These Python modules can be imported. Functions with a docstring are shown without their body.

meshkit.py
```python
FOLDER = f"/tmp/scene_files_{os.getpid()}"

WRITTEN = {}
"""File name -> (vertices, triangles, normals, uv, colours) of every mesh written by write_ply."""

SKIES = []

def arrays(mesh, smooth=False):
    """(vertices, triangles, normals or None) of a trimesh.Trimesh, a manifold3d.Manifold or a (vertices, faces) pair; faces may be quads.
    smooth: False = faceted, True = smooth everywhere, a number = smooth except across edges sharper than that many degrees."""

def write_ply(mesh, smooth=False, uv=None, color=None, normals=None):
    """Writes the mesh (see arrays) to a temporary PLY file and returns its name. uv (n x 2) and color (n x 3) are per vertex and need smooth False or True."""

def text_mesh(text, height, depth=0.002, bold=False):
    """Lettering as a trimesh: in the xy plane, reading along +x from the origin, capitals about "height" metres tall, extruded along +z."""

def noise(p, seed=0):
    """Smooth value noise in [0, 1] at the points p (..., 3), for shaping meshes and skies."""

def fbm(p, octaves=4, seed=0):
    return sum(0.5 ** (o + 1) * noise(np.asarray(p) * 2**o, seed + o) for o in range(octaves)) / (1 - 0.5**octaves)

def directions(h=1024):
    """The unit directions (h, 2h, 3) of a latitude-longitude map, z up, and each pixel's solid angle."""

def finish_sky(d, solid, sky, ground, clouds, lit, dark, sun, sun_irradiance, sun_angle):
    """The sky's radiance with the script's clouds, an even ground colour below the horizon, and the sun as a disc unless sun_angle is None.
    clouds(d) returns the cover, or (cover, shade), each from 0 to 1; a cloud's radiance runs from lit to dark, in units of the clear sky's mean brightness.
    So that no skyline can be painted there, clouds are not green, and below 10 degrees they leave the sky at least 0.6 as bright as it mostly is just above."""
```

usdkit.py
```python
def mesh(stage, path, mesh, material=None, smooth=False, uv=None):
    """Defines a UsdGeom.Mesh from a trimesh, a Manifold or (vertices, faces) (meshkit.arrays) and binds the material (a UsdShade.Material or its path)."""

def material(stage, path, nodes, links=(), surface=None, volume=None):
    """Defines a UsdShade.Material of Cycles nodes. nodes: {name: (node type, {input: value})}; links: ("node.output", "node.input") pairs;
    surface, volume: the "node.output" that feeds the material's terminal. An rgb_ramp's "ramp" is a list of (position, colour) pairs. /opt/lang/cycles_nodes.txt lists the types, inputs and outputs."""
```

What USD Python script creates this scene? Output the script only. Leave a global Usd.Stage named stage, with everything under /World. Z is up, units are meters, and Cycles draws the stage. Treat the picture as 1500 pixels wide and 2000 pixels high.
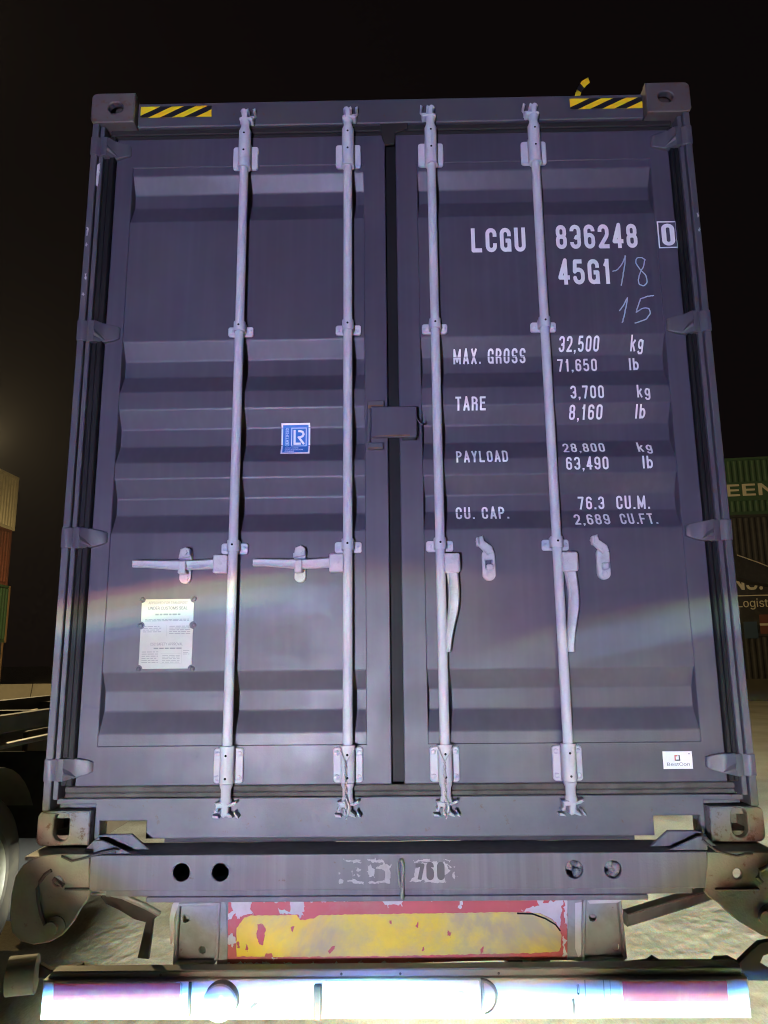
import math, random
import numpy as np, trimesh, usdkit, meshkit
from shapely.geometry import Polygon, LineString, Point, MultiPolygon, box as sbox
from shapely.ops import unary_union
from shapely import affinity
from pxr import Usd, UsdGeom, UsdLux, UsdShade, Gf

random.seed(7); rng = np.random.default_rng(7)
stage = Usd.Stage.CreateInMemory()
UsdGeom.SetStageUpAxis(stage, 'Z'); UsdGeom.SetStageMetersPerUnit(stage, 1.0)
UsdGeom.Xform.Define(stage, '/World'); UsdGeom.Scope.Define(stage, '/World/Looks')
stage.SetDefaultPrim(stage.GetPrimAtPath('/World'))

# ------------------------------------------------------------------ camera
CX, CY, CZ, YAW, PITCH, ROLL, FPX = -0.0018, -2.6615, 1.8535, -0.01354, 0.19485, -0.00974, 1460.75
_f = np.array([math.sin(YAW)*math.cos(PITCH), math.cos(YAW)*math.cos(PITCH), math.sin(PITCH)])
_r = np.array([math.cos(YAW), -math.sin(YAW), 0.0]); _u = np.cross(_r, _f)
_r, _u = _r*math.cos(ROLL)+_u*math.sin(ROLL), -_r*math.sin(ROLL)+_u*math.cos(ROLL)
cam = UsdGeom.Camera.Define(stage, '/World/camera')
M = Gf.Matrix4d(*[float(x) for x in (*_r, 0, *_u, 0, *(-_f), 0, CX, CY, CZ, 1)])
cam.AddTransformOp().Set(M)
cam.CreateHorizontalApertureAttr(36.0); cam.CreateFocalLengthAttr(36.0*FPX/1500)
cam.CreateClippingRangeAttr(Gf.Vec2f(0.05, 2000)); cam.CreateExposureAttr(0.0)

def at(px, py, Y):
    """The point of the plane y = Y that the photograph shows at (px, py) of its 1500 x 2000 pixels."""
    d = _r*(px-750)/FPX + _u*(1000-py)/FPX + _f
    t = (Y-CY)/d[1]
    return np.array([CX, CY, CZ]) + t*d
def xz(pts, Y): return [tuple(at(a, b, Y)[[0, 2]]) for a, b in pts]

# ------------------------------------------------------------------ night sky and moon
SUN_EL, SUN_ROT = -0.10, math.atan2(-0.6, 0.8)
sky = usdkit.material(stage, '/World/Looks/night_sky', {
    's': ('sky_texture', {'sky_type': 'single_scattering', 'sun_disc': False, 'sun_elevation': 0.02, 'sun_rotation': SUN_ROT}),
    'h': ('mix_color', {'blend_type': 'mix', 'fac': 0.85, 'b': (14.0, 9.0, 10.0)}),
    'b': ('background_shader', {'strength': 0.00026})},
    [('s.color', 'h.a'), ('h.result', 'b.color')], surface='b.background')
dome = UsdLux.DomeLight.Define(stage, '/World/sky'); dome.CreateIntensityAttr(1.0)
UsdShade.MaterialBindingAPI.Apply(dome.GetPrim()).Bind(sky)
moon = UsdLux.DistantLight.Define(stage, '/World/moon')
moon.CreateIntensityAttr(0.0006); moon.CreateAngleAttr(0.5); moon.CreateColorAttr(Gf.Vec3f(1, .95, .88)); moon.CreateNormalizeAttr(True)
moon.AddRotateXYZOp().Set(Gf.Vec3f(52, 0, -37))

# ------------------------------------------------------------------ helpers
used = {}
def numbered(parent, name):
    k = (parent, name); n = used.get(k, 0); used[k] = n+1
    return f'{parent}/{name}' + (f'_{n:03d}' if n else '')
def tag(p, label=None, cat=None, group=None, kind=None):
    for k, v in (('label', label), ('category', cat), ('group', group), ('kind', kind)):
        if v: p.SetCustomDataByKey(k, v)
    return p
def thing(name, label, cat, loc=(0, 0, 0), rz=0.0, group=None):
    x = UsdGeom.Xform.Define(stage, numbered('/World', name))
    x.AddTranslateOp().Set(Gf.Vec3d(*[float(v) for v in loc]))
    if rz: x.AddRotateZOp().Set(float(rz))
    return tag(x.GetPrim(), label, cat, group)
def obj(name, mesh, mat, parent=None, smooth=30, label=None):
    if isinstance(mesh, list): mesh = cat(*mesh)
    if isinstance(mesh, trimesh.Trimesh): mesh = mesh.copy(); mesh.remove_unreferenced_vertices()
    path = numbered(str(parent.GetPath()) if parent else '/World', name)
    p = usdkit.mesh(stage, path, mesh, mat, smooth=smooth).GetPrim()
    if label: tag(p, label)
    return p
def struct(name, mesh, mat, kind='structure', smooth=30):
    return tag(obj(name, mesh, mat, None, smooth), kind=kind)
def cat(*ms): return trimesh.util.concatenate([m for m in ms if m is not None])
def bx(x0, x1, y0, y1, z0, z1, c=0.0):
    """A box, its long edges chamfered by c."""
    if c <= 0:
        b = trimesh.creation.box([x1-x0, y1-y0, z1-z0]); b.apply_translation([(x0+x1)/2, (y0+y1)/2, (z0+z1)/2]); return b
    pts = []
    for sx in (x0, x1):
        for sy in (y0, y1):
            for sz in (z0, z1):
                ix = c if sx == x0 else -c; iy = c if sy == y0 else -c; iz = c if sz == z0 else -c
                pts += [(sx+ix, sy+iy, sz), (sx+ix, sy, sz+iz), (sx, sy+iy, sz+iz)]
    return trimesh.convex.convex_hull(np.array(pts))
def cyl(r, a, b, n=28):
    return trimesh.creation.cylinder(radius=r, segment=[a, b], sections=n)
def ring_offset(c, d):
    """Ring c (closed, without its repeated end) moved inwards by d (for a counter-clockwise ring)."""
    c = np.asarray(c); a, b = np.roll(c, 1, 0), np.roll(c, -1, 0)
    t1 = c-a; t2 = b-c
    t1 /= np.linalg.norm(t1, axis=1, keepdims=True)+1e-12; t2 /= np.linalg.norm(t2, axis=1, keepdims=True)+1e-12
    n1 = np.stack([-t1[:, 1], t1[:, 0]], 1); n2 = np.stack([-t2[:, 1], t2[:, 0]], 1)
    m = n1+n2; m /= np.maximum(np.linalg.norm(m, axis=1, keepdims=True), 1e-9)
    k = np.clip((m*n1).sum(1, keepdims=True), .5, 1)
    return c + m*d/k
def plate(poly, y0, y1, c=0.0015):
    """A polygon of the xz plane as a plate from y0 (front, nearer the camera) to y1, its front edge chamfered."""
    if isinstance(poly, (list, tuple)): poly = Polygon(poly)
    if isinstance(poly, MultiPolygon): return cat(*[plate(g, y0, y1, c) for g in poly.geoms])
    poly = poly.simplify(1e-5)
    from shapely.geometry.polygon import orient
    poly = orient(poly, 1.0)
    rings = [np.array(poly.exterior.coords)[:-1]] + [np.array(r.coords)[:-1] for r in poly.interiors]
    V, F = [], []; n0 = 0
    front = []
    for r in rings:
        i = ring_offset(r, c); n = len(r); front.append(i)
        V += [np.stack([i[:, 0], np.full(n, y0), i[:, 1]], 1), np.stack([r[:, 0], np.full(n, y0+c), r[:, 1]], 1), np.stack([r[:, 0], np.full(n, y1), r[:, 1]], 1)]
        for k in range(n):
            l = (k+1) % n
            for a in (0, 1):
                A, B = n0+a*n, n0+(a+1)*n
                F += [(A+k, B+k, B+l), (A+k, B+l, A+l)]
        n0 += 3*n
    for ringset, y, flip in ((front, y0, False), (rings, y1, True)):
        pg = Polygon(ringset[0], ringset[1:])
        v, f = trimesh.creation.triangulate_polygon(pg, engine='earcut')
        V.append(np.stack([v[:, 0], np.full(len(v), y), v[:, 1]], 1)); f = np.asarray(f)
        # earcut of ccw xz polygon: normal along -y when order kept
        e1 = v[f[0, 1]]-v[f[0, 0]]; e2 = v[f[0, 2]]-v[f[0, 0]]; ccw = (e1[0]*e2[1]-e1[1]*e2[0]) > 0
        if ccw == flip: f = f[:, ::-1]
        F += [tuple(t) for t in (f+n0)]; n0 += len(v)
    m = trimesh.Trimesh(np.vstack(V), np.array(F), process=False)
    return m
def sheet(poly, yfun, off):
    """A thin print: the polygon(s) of the xz plane laid on the surface y = yfun(z), off metres in front of it."""
    geoms = list(poly.geoms) if hasattr(poly, 'geoms') else [poly]
    V, F, n = [], [], 0
    for g in geoms:
        if g.is_empty or g.geom_type != 'Polygon' or g.area < 1e-8: continue
        v, f = trimesh.creation.triangulate_polygon(g, engine='earcut'); f = np.asarray(f)
        e = v[f[:, 1]]-v[f[:, 0]]; h = v[f[:, 2]]-v[f[:, 0]]
        bad = e[:, 0]*h[:, 1]-e[:, 1]*h[:, 0] < 0; f[bad] = f[bad][:, ::-1]
        V.append(np.stack([v[:, 0], yfun(v[:, 1])-off, v[:, 1]], 1)); F.append(f+n); n += len(v)
    return trimesh.Trimesh(np.vstack(V), np.vstack(F), process=False)
def rrect(x0, x1, z0, z1, r, n=5):
    return sbox(x0+r, z0+r, x1-r, z1-r).buffer(r, quad_segs=n)
def tube(pts, r, sides=8):
    p = np.asarray(pts, float); t = np.gradient(p, axis=0); t /= np.linalg.norm(t, axis=1, keepdims=True)+1e-12
    a = np.cross(t, np.where(np.abs(t[:, 2:]) < .9, [0, 0, 1.], [1., 0, 0])); a /= np.linalg.norm(a, axis=1, keepdims=True)+1e-12
    b = np.cross(t, a); ang = np.arange(sides)*2*np.pi/sides; r = np.broadcast_to(r, (len(p),))
    v = p[:, None]+r[:, None, None]*(np.cos(ang)[None, :, None]*a[:, None]+np.sin(ang)[None, :, None]*b[:, None])
    f = []
    for i in range(len(p)-1):
        for j in range(sides):
            k = (j+1) % sides; f += [(i*sides+j, i*sides+k, (i+1)*sides+k), (i*sides+j, (i+1)*sides+k, (i+1)*sides+j)]
    e = (len(p)-1)*sides
    for j in range(1, sides-1): f += [(0, j+1, j), (e, e+j, e+j+1)]
    m = trimesh.Trimesh(v.reshape(-1, 3), np.array(f), process=False); m.fix_normals(); return m
def dome_head(x, z, r, y, h):
    """A low rivet or bolt head standing out of the plane y towards the camera."""
    a = np.linspace(0, np.pi/2, 4); prof = [(r*math.cos(t), h*math.sin(t)) for t in a]
    m = trimesh.creation.revolve(np.array([(r, -.001)]+prof), sections=12)
    m.apply_transform(trimesh.transformations.rotation_matrix(np.pi/2, [1, 0, 0])); m.apply_translation([x, y, z]); return m
def hexa(x, z, r, y, h):
    m = trimesh.creation.cylinder(radius=r, height=h, sections=6); m.apply_transform(trimesh.transformations.rotation_matrix(np.pi/2, [1, 0, 0]))
    m.apply_translation([x, y-h/2, z]); return m

def ragged(g, amp=.0016, step=.0035, seed=1):
    """The polygon with a torn outline."""
    r = np.random.default_rng(seed); out = []
    for p in (g.geoms if hasattr(g, 'geoms') else [g]):
        if p.geom_type != 'Polygon' or p.is_empty: continue
        c = np.array(p.segmentize(step).exterior.coords)[:-1]; n = r.normal(0, amp, c.shape); n = (n+np.roll(n, 1, 0)+np.roll(n, -1, 0)*.5)/1.6
        q = Polygon(c+n, [i.coords for i in p.interiors]).buffer(0)
        out.append(q)
    return unary_union(out)

# ------------------------------------------------------------------ materials
def L(n): return '/World/Looks/'+n
def plain(name, col, rough=.5, spec=.5, metal=0.0, emit=None):
    n = {'p': ('principled_bsdf', {'base_color': col, 'roughness': rough, 'specular_ior_level': spec, 'metallic': metal})}
    return usdkit.material(stage, L(name), n, [], surface='p.BSDF')
def worn(name, base, rough=.5, spec=.5, var=.12, scale=3.0, dirt=(.13, .115, .09), dirt_amt=.35, dirt_scale=5.0, dlo=.5, dhi=.78, dust=None, streak=0.0, bump=.15, bscale=140.0, rust=0.0, metal=0.0, wave=0.0):
    """Paint with uneven tone, dirt patches, optional vertical streaks, dust that gathers low down, rust spots and fine relief."""
    b = np.array(base)
    N = {'g': ('geometry', {}),
         'n1': ('noise_texture', {'scale': scale, 'detail': 4.0, 'roughness': .6}),
         'r1': ('rgb_ramp', {'ramp': [(.3, tuple(b*(1-var))), (.7, tuple(b*(1+var)))]}),
         'n2': ('noise_texture', {'scale': dirt_scale, 'detail': 8.0, 'roughness': .68, 'distortion': .4}),
         'r2': ('map_range', {'from_min': dlo, 'from_max': dhi, 'to_min': 0.0, 'to_max': dirt_amt, 'clamp': True}),
         'm2': ('mix_color', {'blend_type': 'mix', 'b': dirt}),
         'n3': ('noise_texture', {'scale': bscale, 'detail': 3.0}),
         'bp': ('bump', {'strength': bump, 'distance': .002}),
         'rr': ('map_range', {'from_min': .3, 'from_max': .7, 'to_min': rough-.07, 'to_max': rough+.1, 'clamp': True}),
         'p': ('principled_bsdf', {'specular_ior_level': spec, 'metallic': metal})}
    K = [('g.position', 'n1.vector'), ('n1.fac', 'r1.fac'), ('g.position', 'n2.vector'), ('n2.fac', 'r2.value'),
         ('r1.color', 'm2.a'), ('r2.result', 'm2.fac'), ('g.position', 'n3.vector'), ('n3.fac', 'bp.height'), ('n2.fac', 'rr.value'), ('rr.result', 'p.roughness')]
    out = 'm2.result'
    if streak:
        N['mp'] = ('mapping', {'scale': (38.0, 38.0, 1.1)}); N['n4'] = ('noise_texture', {'scale': 1.0, 'detail': 3.0})
        N['r4'] = ('map_range', {'from_min': .45, 'from_max': .75, 'to_min': 0.0, 'to_max': streak, 'clamp': True})
        N['m4'] = ('mix_color', {'blend_type': 'mix', 'b': (.27, .26, .26)})
        K += [('g.position', 'mp.vector'), ('mp.vector', 'n4.vector'), ('n4.fac', 'r4.value'), ('r4.result', 'm4.fac'), (out, 'm4.a')]; out = 'm4.result'
    if dust:
        z0, z1, amt, col = dust
        N['sx'] = ('separate_xyz', {}); N['rd'] = ('map_range', {'from_min': z0, 'from_max': z1, 'to_min': amt, 'to_max': 0.0, 'clamp': True})
        N['nd'] = ('noise_texture', {'scale': 6.0, 'detail': 6.0, 'roughness': .7}); N['rn'] = ('map_range', {'from_min': .25, 'from_max': .7, 'to_min': .35, 'to_max': 1.0, 'clamp': True})
        N['md'] = ('math', {'math_type': 'multiply'}); N['m5'] = ('mix_color', {'blend_type': 'mix', 'b': col})
        K += [('g.position', 'sx.vector'), ('sx.z', 'rd.value'), ('g.position', 'nd.vector'), ('nd.fac', 'rn.value'), ('rd.result', 'md.value1'), ('rn.result', 'md.value2'), ('md.value', 'm5.fac'), (out, 'm5.a')]; out = 'm5.result'
    if rust:
        N['nr'] = ('noise_texture', {'scale': 26.0, 'detail': 7.0, 'roughness': .7}); N['rr2'] = ('map_range', {'from_min': .66-.2*rust, 'from_max': .72-.15*rust, 'to_min': 0.0, 'to_max': .9, 'clamp': True})
        N['m6'] = ('mix_color', {'blend_type': 'mix', 'b': (.09, .045, .025)})
        K += [('g.position', 'nr.vector'), ('nr.fac', 'rr2.value'), ('rr2.result', 'm6.fac'), (out, 'm6.a')]; out = 'm6.result'
    if wave:
        N['nw'] = ('noise_texture', {'scale': 2.2, 'detail': 1.0}); N['bw'] = ('bump', {'strength': 1.0, 'distance': wave})
        K += [('g.position', 'nw.vector'), ('nw.fac', 'bw.height'), ('bw.normal', 'bp.normal')]
    K += [(out, 'p.base_color'), ('bp.normal', 'p.normal')]
    return usdkit.material(stage, L(name), N, K, surface='p.BSDF')

DUST = (.235, .232, .235)
PAINT = worn('slate_paint', (.052, .047, .067), rough=.46, spec=.36, var=.12, dirt_amt=.3, dirt=(.07, .06, .05), dust=(1.25, 2.75, .14, DUST), streak=.04, bump=.1, wave=.010)
FRAMEP = worn('slate_frame_paint', (.060, .056, .068), rough=.48, spec=.4, var=.12, dirt_amt=.35, dirt=(.09, .075, .06), dust=(1.25, 2.4, .30, (.235, .23, .225)), bump=.12, rust=.25)
CASTP = worn('casting_paint', (.080, .066, .064), rough=.55, spec=.35, var=.15, dirt_amt=.45, dirt=(.16, .13, .10), dust=(1.2, 1.75, .95, (.24, .235, .225)), bump=.35, bscale=90.0, rust=.65)
RODP = worn('zinc_paint', (.42, .41, .44), rough=.62, spec=.25, var=.06, scale=9.0, dirt_amt=.25, dirt=(.27, .25, .22), dirt_scale=16.0, dust=(1.3, 1.6, .55, (.36, .32, .265)), bump=.12)
HANDP = worn('handle_paint', (.41, .40, .41), rough=.6, spec=.28, var=.1, scale=14.0, dirt_amt=.5, dirt=(.20, .18, .15), dirt_scale=22.0, bump=.25)
RUBBER = worn('seal_rubber', (.007, .0068, .0075), rough=.6, spec=.2, var=.3, dirt_amt=.25, dirt=(.03, .028, .024), dust=(1.35, 1.8, .35, (.06, .055, .048)), bump=.3, bscale=60.0)
SEALB = worn('seal_rubber_dusty', (.085, .077, .066), rough=.85, spec=.15, var=.3, scale=14.0, dirt_amt=.6, dirt=(.045, .04, .036), dirt_scale=30.0, bump=.5, bscale=90.0)
SEALT = worn('seal_rubber_top', (.016, .014, .013), rough=.7, spec=.3, var=.3, dirt_amt=.6, dirt=(.03, .025, .018), bump=.3)
BLACK = plain('flat_black', (.006, .006, .006), .8, .2)
DARKHOLE = plain('hole_shadow_steel', (.05, .045, .045), .7, .3)
WHITE = worn('white_lettering', (.66, .65, .65), rough=.5, var=.05, scale=30.0, dirt_amt=.12, bump=.03)
CHALK = plain('blue_chalk', (.30, .38, .46), .9, .1)
TAPEY = plain('tape_yellow', (.72, .50, .015), .35)
TAPEK = plain('tape_black', (.012, .012, .014), .35)
STKB = plain('sticker_blue', (.03, .16, .48), .35)
STKW = plain('sticker_white', (.75, .75, .76), .35)
STKL = plain('sticker_pale_blue', (.55, .66, .82), .35)
PLATEM = worn('plate_metal', (.30, .295, .26), rough=.38, spec=.6, var=.04, scale=25.0, dirt_amt=.15, bump=.03)
PRINT = plain('plate_print', (.15, .145, .145), .6)
PRINTD = plain('plate_print_dark', (.07, .07, .075), .6)
RED_T = plain('label_red', (.55, .08, .03), .5); GREY_T = plain('label_grey', (.07, .07, .075), .5); GREEN_T = plain('label_green', (.10, .22, .2), .5)
RUST = worn('rusty_steel', (.13, .07, .04), rough=.75, spec=.2, var=.3, scale=30.0, dirt_amt=.4, dirt=(.20, .10, .04), bump=.6)
CHAS = worn('chassis_paint', (.100, .099, .104), rough=.55, spec=.4, var=.12, scale=2.5, dirt_amt=.35, dirt=(.115, .10, .085), dirt_scale=9.0, streak=.2, bump=.2, rust=.1)
EARP = worn('twistlock_paint', (.17, .175, .15), rough=.6, spec=.35, var=.2, scale=6.0, dirt_amt=.6, dirt=(.10, .095, .075), dirt_scale=7.0, bump=.4, rust=.2)
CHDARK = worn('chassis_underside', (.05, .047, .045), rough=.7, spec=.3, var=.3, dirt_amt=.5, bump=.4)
BOXP = worn('lamp_box_paint', (.21, .225, .22), rough=.5, var=.22, scale=7.0, dirt_amt=.6, dirt=(.10, .09, .06), dirt_scale=10.0, bump=.2, rust=.15)
REDP = worn('red_paint', (.36, .055, .055), rough=.5, var=.12, scale=4.0, dirt_amt=.6, dirt=(.25, .17, .16), dirt_scale=7.0, bump=.1)
YELP = worn('yellow_film', (.60, .455, .015), rough=.4, var=.15, scale=5.0, dirt_amt=.92, dirt=(.31, .275, .15), dirt_scale=2.6, dlo=.45, dhi=.62, bump=.12)
PEEL = worn('peeled_white', (.40, .39, .385), rough=.6, var=.1, scale=12.0, dirt_amt=.5, dirt=(.3, .27, .24), dirt_scale=22.0, bump=.3)
STENC = worn('stencil_white', (.27, .265, .255), rough=.6, var=.15, scale=20.0, dirt_amt=.85, dirt=(.19, .18, .175), dirt_scale=34.0, bump=.2)
BUMPW = worn('bumper_white', (.62, .62, .56), rough=.5, var=.06, scale=5.0, dirt_amt=.3, dirt=(.35, .34, .26), dirt_scale=8.0, bump=.1)
BUMPG = worn('bumper_grey', (.20, .20, .185), rough=.6, var=.1, scale=5.0, dirt_amt=.3, bump=.2)
REFR = worn('reflector_red', (.60, .10, .12), rough=.35, var=.12, scale=6.0, dirt_amt=.35, dirt=(.66, .40, .22), dirt_scale=14.0, bump=.05)
REFW = plain('reflector_white', (.82, .80, .78), .35)
LENS = plain('lamp_lens', (.70, .70, .74), .15)
TYRE = worn('tyre_rubber', (.028, .026, .022), rough=.75, spec=.3, var=.3, dirt_amt=.6, dirt=(.07, .06, .04), bump=.4, bscale=40.0)
RIMP = worn('rim_paint', (.10, .10, .075), rough=.5, var=.2, scale=6.0, dirt_amt=.6, dirt=(.12, .11, .08), bump=.2)
FARDK = worn('far_dark_steel', (.03, .027, .024), rough=.7, var=.3, scale=1.0, dirt_amt=.4, bump=0.0)
CREAM = worn('cream_paint', (.58, .52, .36), rough=.6, var=.1, scale=.8, dirt_amt=.4, dirt=(.22, .17, .08), dirt_scale=1.2, bump=0.0)
REDC = worn('red_oxide_paint', (.15, .045, .025), rough=.6, var=.15, scale=.8, dirt_amt=.4, bump=0.0)
GREENC = worn('green_paint', (.035, .085, .035), rough=.6, var=.15, scale=.8, dirt_amt=.4, bump=0.0)
NAVYC = worn('navy_paint', (.025, .03, .05), rough=.6, var=.15, scale=.8, dirt_amt=.4, bump=0.0)
TANP = plain('tan_post_paint', (.24, .14, .06), .6)
BLUEC = plain('blue_panel_paint', (.04, .07, .11), .5)
LETY = plain('faded_lettering', (.62, .55, .38), .6)
CONC = worn('barrier_concrete', (.09, .08, .06), rough=.85, spec=.2, var=.15, scale=1.2, dirt_amt=.5, bump=.3, bscale=20.0)
WIRE = worn('wire_steel', (.36, .33, .30), rough=.5, var=.2, scale=60.0, dirt_amt=.5, dirt=(.2, .13, .08), bump=.1)
def ground_mat():
    N = {'g': ('geometry', {}), 'n1': ('noise_texture', {'scale': .7, 'detail': 6.0, 'roughness': .6}),
         'r1': ('rgb_ramp', {'ramp': [(.3, (.34, .315, .24)), (.55, (.46, .43, .335)), (.75, (.54, .51, .40))]}),
         'mp': ('mapping', {'scale': (1.0, .34, 1.0)}), 'n2': ('noise_texture', {'scale': 90.0, 'detail': 6.0, 'roughness': .75}), 'r2': ('rgb_ramp', {'ramp': [(.25, (.55, .55, .55)), (.6, (1, 1, 1)), (.8, (1.12, 1.12, 1.12))]}),
         'm': ('mix_color', {'blend_type': 'multiply', 'fac': .8}), 'bp': ('bump', {'strength': .6, 'distance': .004}),
         'p': ('principled_bsdf', {'roughness': .95, 'specular_ior_level': .15})}
    return usdkit.material(stage, L('sandy_ground'), N, [('g.position', 'n1.vector'), ('n1.fac', 'r1.fac'), ('g.position', 'mp.vector'), ('mp.vector', 'n2.vector'), ('n2.fac', 'r2.fac'), ('r1.color', 'm.a'), ('r2.color', 'm.b'), ('n2.fac', 'bp.height'), ('m.result', 'p.base_color'), ('bp.normal', 'p.normal')], surface='p.BSDF')
GROUND = ground_mat()

# ------------------------------------------------------------------ ground: one sheet, finely uneven where it is seen close by
gx = np.concatenate([[-400, -200, -100, -60], np.arange(-40, -4, 2.0), np.arange(-4, -2.6, .06), np.arange(-2.6, 2.8, .0175), np.arange(2.8, 4.1, .06), np.arange(6, 41, 2.0), [60, 100, 200, 400]])
gy = np.concatenate([[-60, -30, -15, -8, -5], np.arange(-4, .8, .3), np.arange(.8, 4.6, .0155), np.arange(4.6, 14, .10), np.arange(14, 40, 2.0), [60, 100, 200, 400]])
X, Yg = np.meshgrid(gx, gy, indexing='ij')
P = np.stack([X, Yg, 0*X], -1)
fine = np.clip((4.2-np.abs(X))/.6, 0, 1)*np.clip((Yg+.3)/.5, 0, 1)*np.clip((14-Yg)/3, 0, 1)
Z = fine*(.0055*(meshkit.fbm(P*[38, 11, 1], 2, 3)-.5) + .011*np.maximum(meshkit.noise(P*[28, 9, 1], 21)-.66, 0) - .016*np.maximum(meshkit.noise(P*[11, 5, 1], 33)-.76, 0) + .012*(meshkit.noise(P*[3.1, 2.3, 1], 15)-.5) + .03*(meshkit.noise(P*[.9, .7, 1], 5)-.5))
V = np.stack([X, Yg, Z], -1).reshape(-1, 3); nx, ny = X.shape
idx = np.arange(nx*ny).reshape(nx, ny)
Fq = np.stack([idx[:-1, :-1], idx[1:, :-1], idx[1:, 1:], idx[:-1, 1:]], -1).reshape(-1, 4)
struct('ground', (V, Fq), GROUND, smooth=True)

# ------------------------------------------------------------------ the container's doors: one profile for both leaves
Z0 = 1.25                                            # underside of the bottom corner castings
YF, YP, DEP = 0.052, 0.056, 0.038                    # door frame face, panel face, depth of a channel
CH = [(3.800, 3.736, 3.676, 3.594), (3.078, 3.010, 2.942, 2.872), (2.801, 2.731, 2.661, 2.591), (2.528, 2.458, 2.392, 2.323), (1.818, 1.750, 1.679, 1.606)]
PZ0, PZ1 = 1.565, 3.835
prof_z = [PZ0]; prof_y = [YP]
for a, b, c, d in reversed(CH):
    prof_z += [d, c, b, a]; prof_y += [YP, YP+DEP, YP+DEP, YP]
prof_z.append(PZ1); prof_y.append(YP)
prof_z = np.array(prof_z); prof_y = np.array(prof_y)
def YPAN(z): return np.interp(z, prof_z, prof_y)
def YFLAT(y): return lambda z: np.full(np.shape(z), y)
def bands(poly):
    """A polygon cut along the folds of the door panel, so that print can follow them."""
    out = []
    for a, b in zip(prof_z[:-1], prof_z[1:]):
        g = poly.intersection(sbox(-3, a, 3, b))
        out += [q for q in (g.geoms if hasattr(g, 'geoms') else [g]) if q.geom_type == 'Polygon' and not q.is_empty]
    return MultiPolygon(out)
def panel_mesh(x0, x1):
    xs = [x0, x0+.0015, x1-.0015, x1]; rows = []
    zz, yy = [], []
    for k in range(len(prof_z)):                     # folds rounded a little
        z, y = prof_z[k], prof_y[k]
        if 0 < k < len(prof_z)-1:
            for t in (-.006, -.002, .002, .006):
                zn = z+t; zz.append(zn); base = np.interp(zn, prof_z, prof_y)
                yk = np.interp(z-.008, prof_z, prof_y), np.interp(z+.008, prof_z, prof_y)
                s = (t+.008)/.016; bez = (1-s)**2*yk[0]+2*s*(1-s)*y+s*s*yk[1]; yy.append(bez)
        else: zz.append(z); yy.append(y)
    zz, yy = np.array(zz), np.array(yy)
    V = []
    for i, x in enumerate(xs):
        V.append(np.stack([np.full(len(zz), x), yy if 0 < i < 3 else np.full(len(zz), YP), zz], 1))
    n = len(zz); F = []
    for i in range(3):
        for k in range(n-1):
            a, b = i*n+k, (i+1)*n+k
            F += [(a, b, b+1), (a, b+1, a+1)]
    return trimesh.Trimesh(np.vstack(V), np.array(F), process=False)

cont = thing('shipping_container', 'dark slate blue shipping container with closed doors and pale locking rods', 'shipping container')

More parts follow.
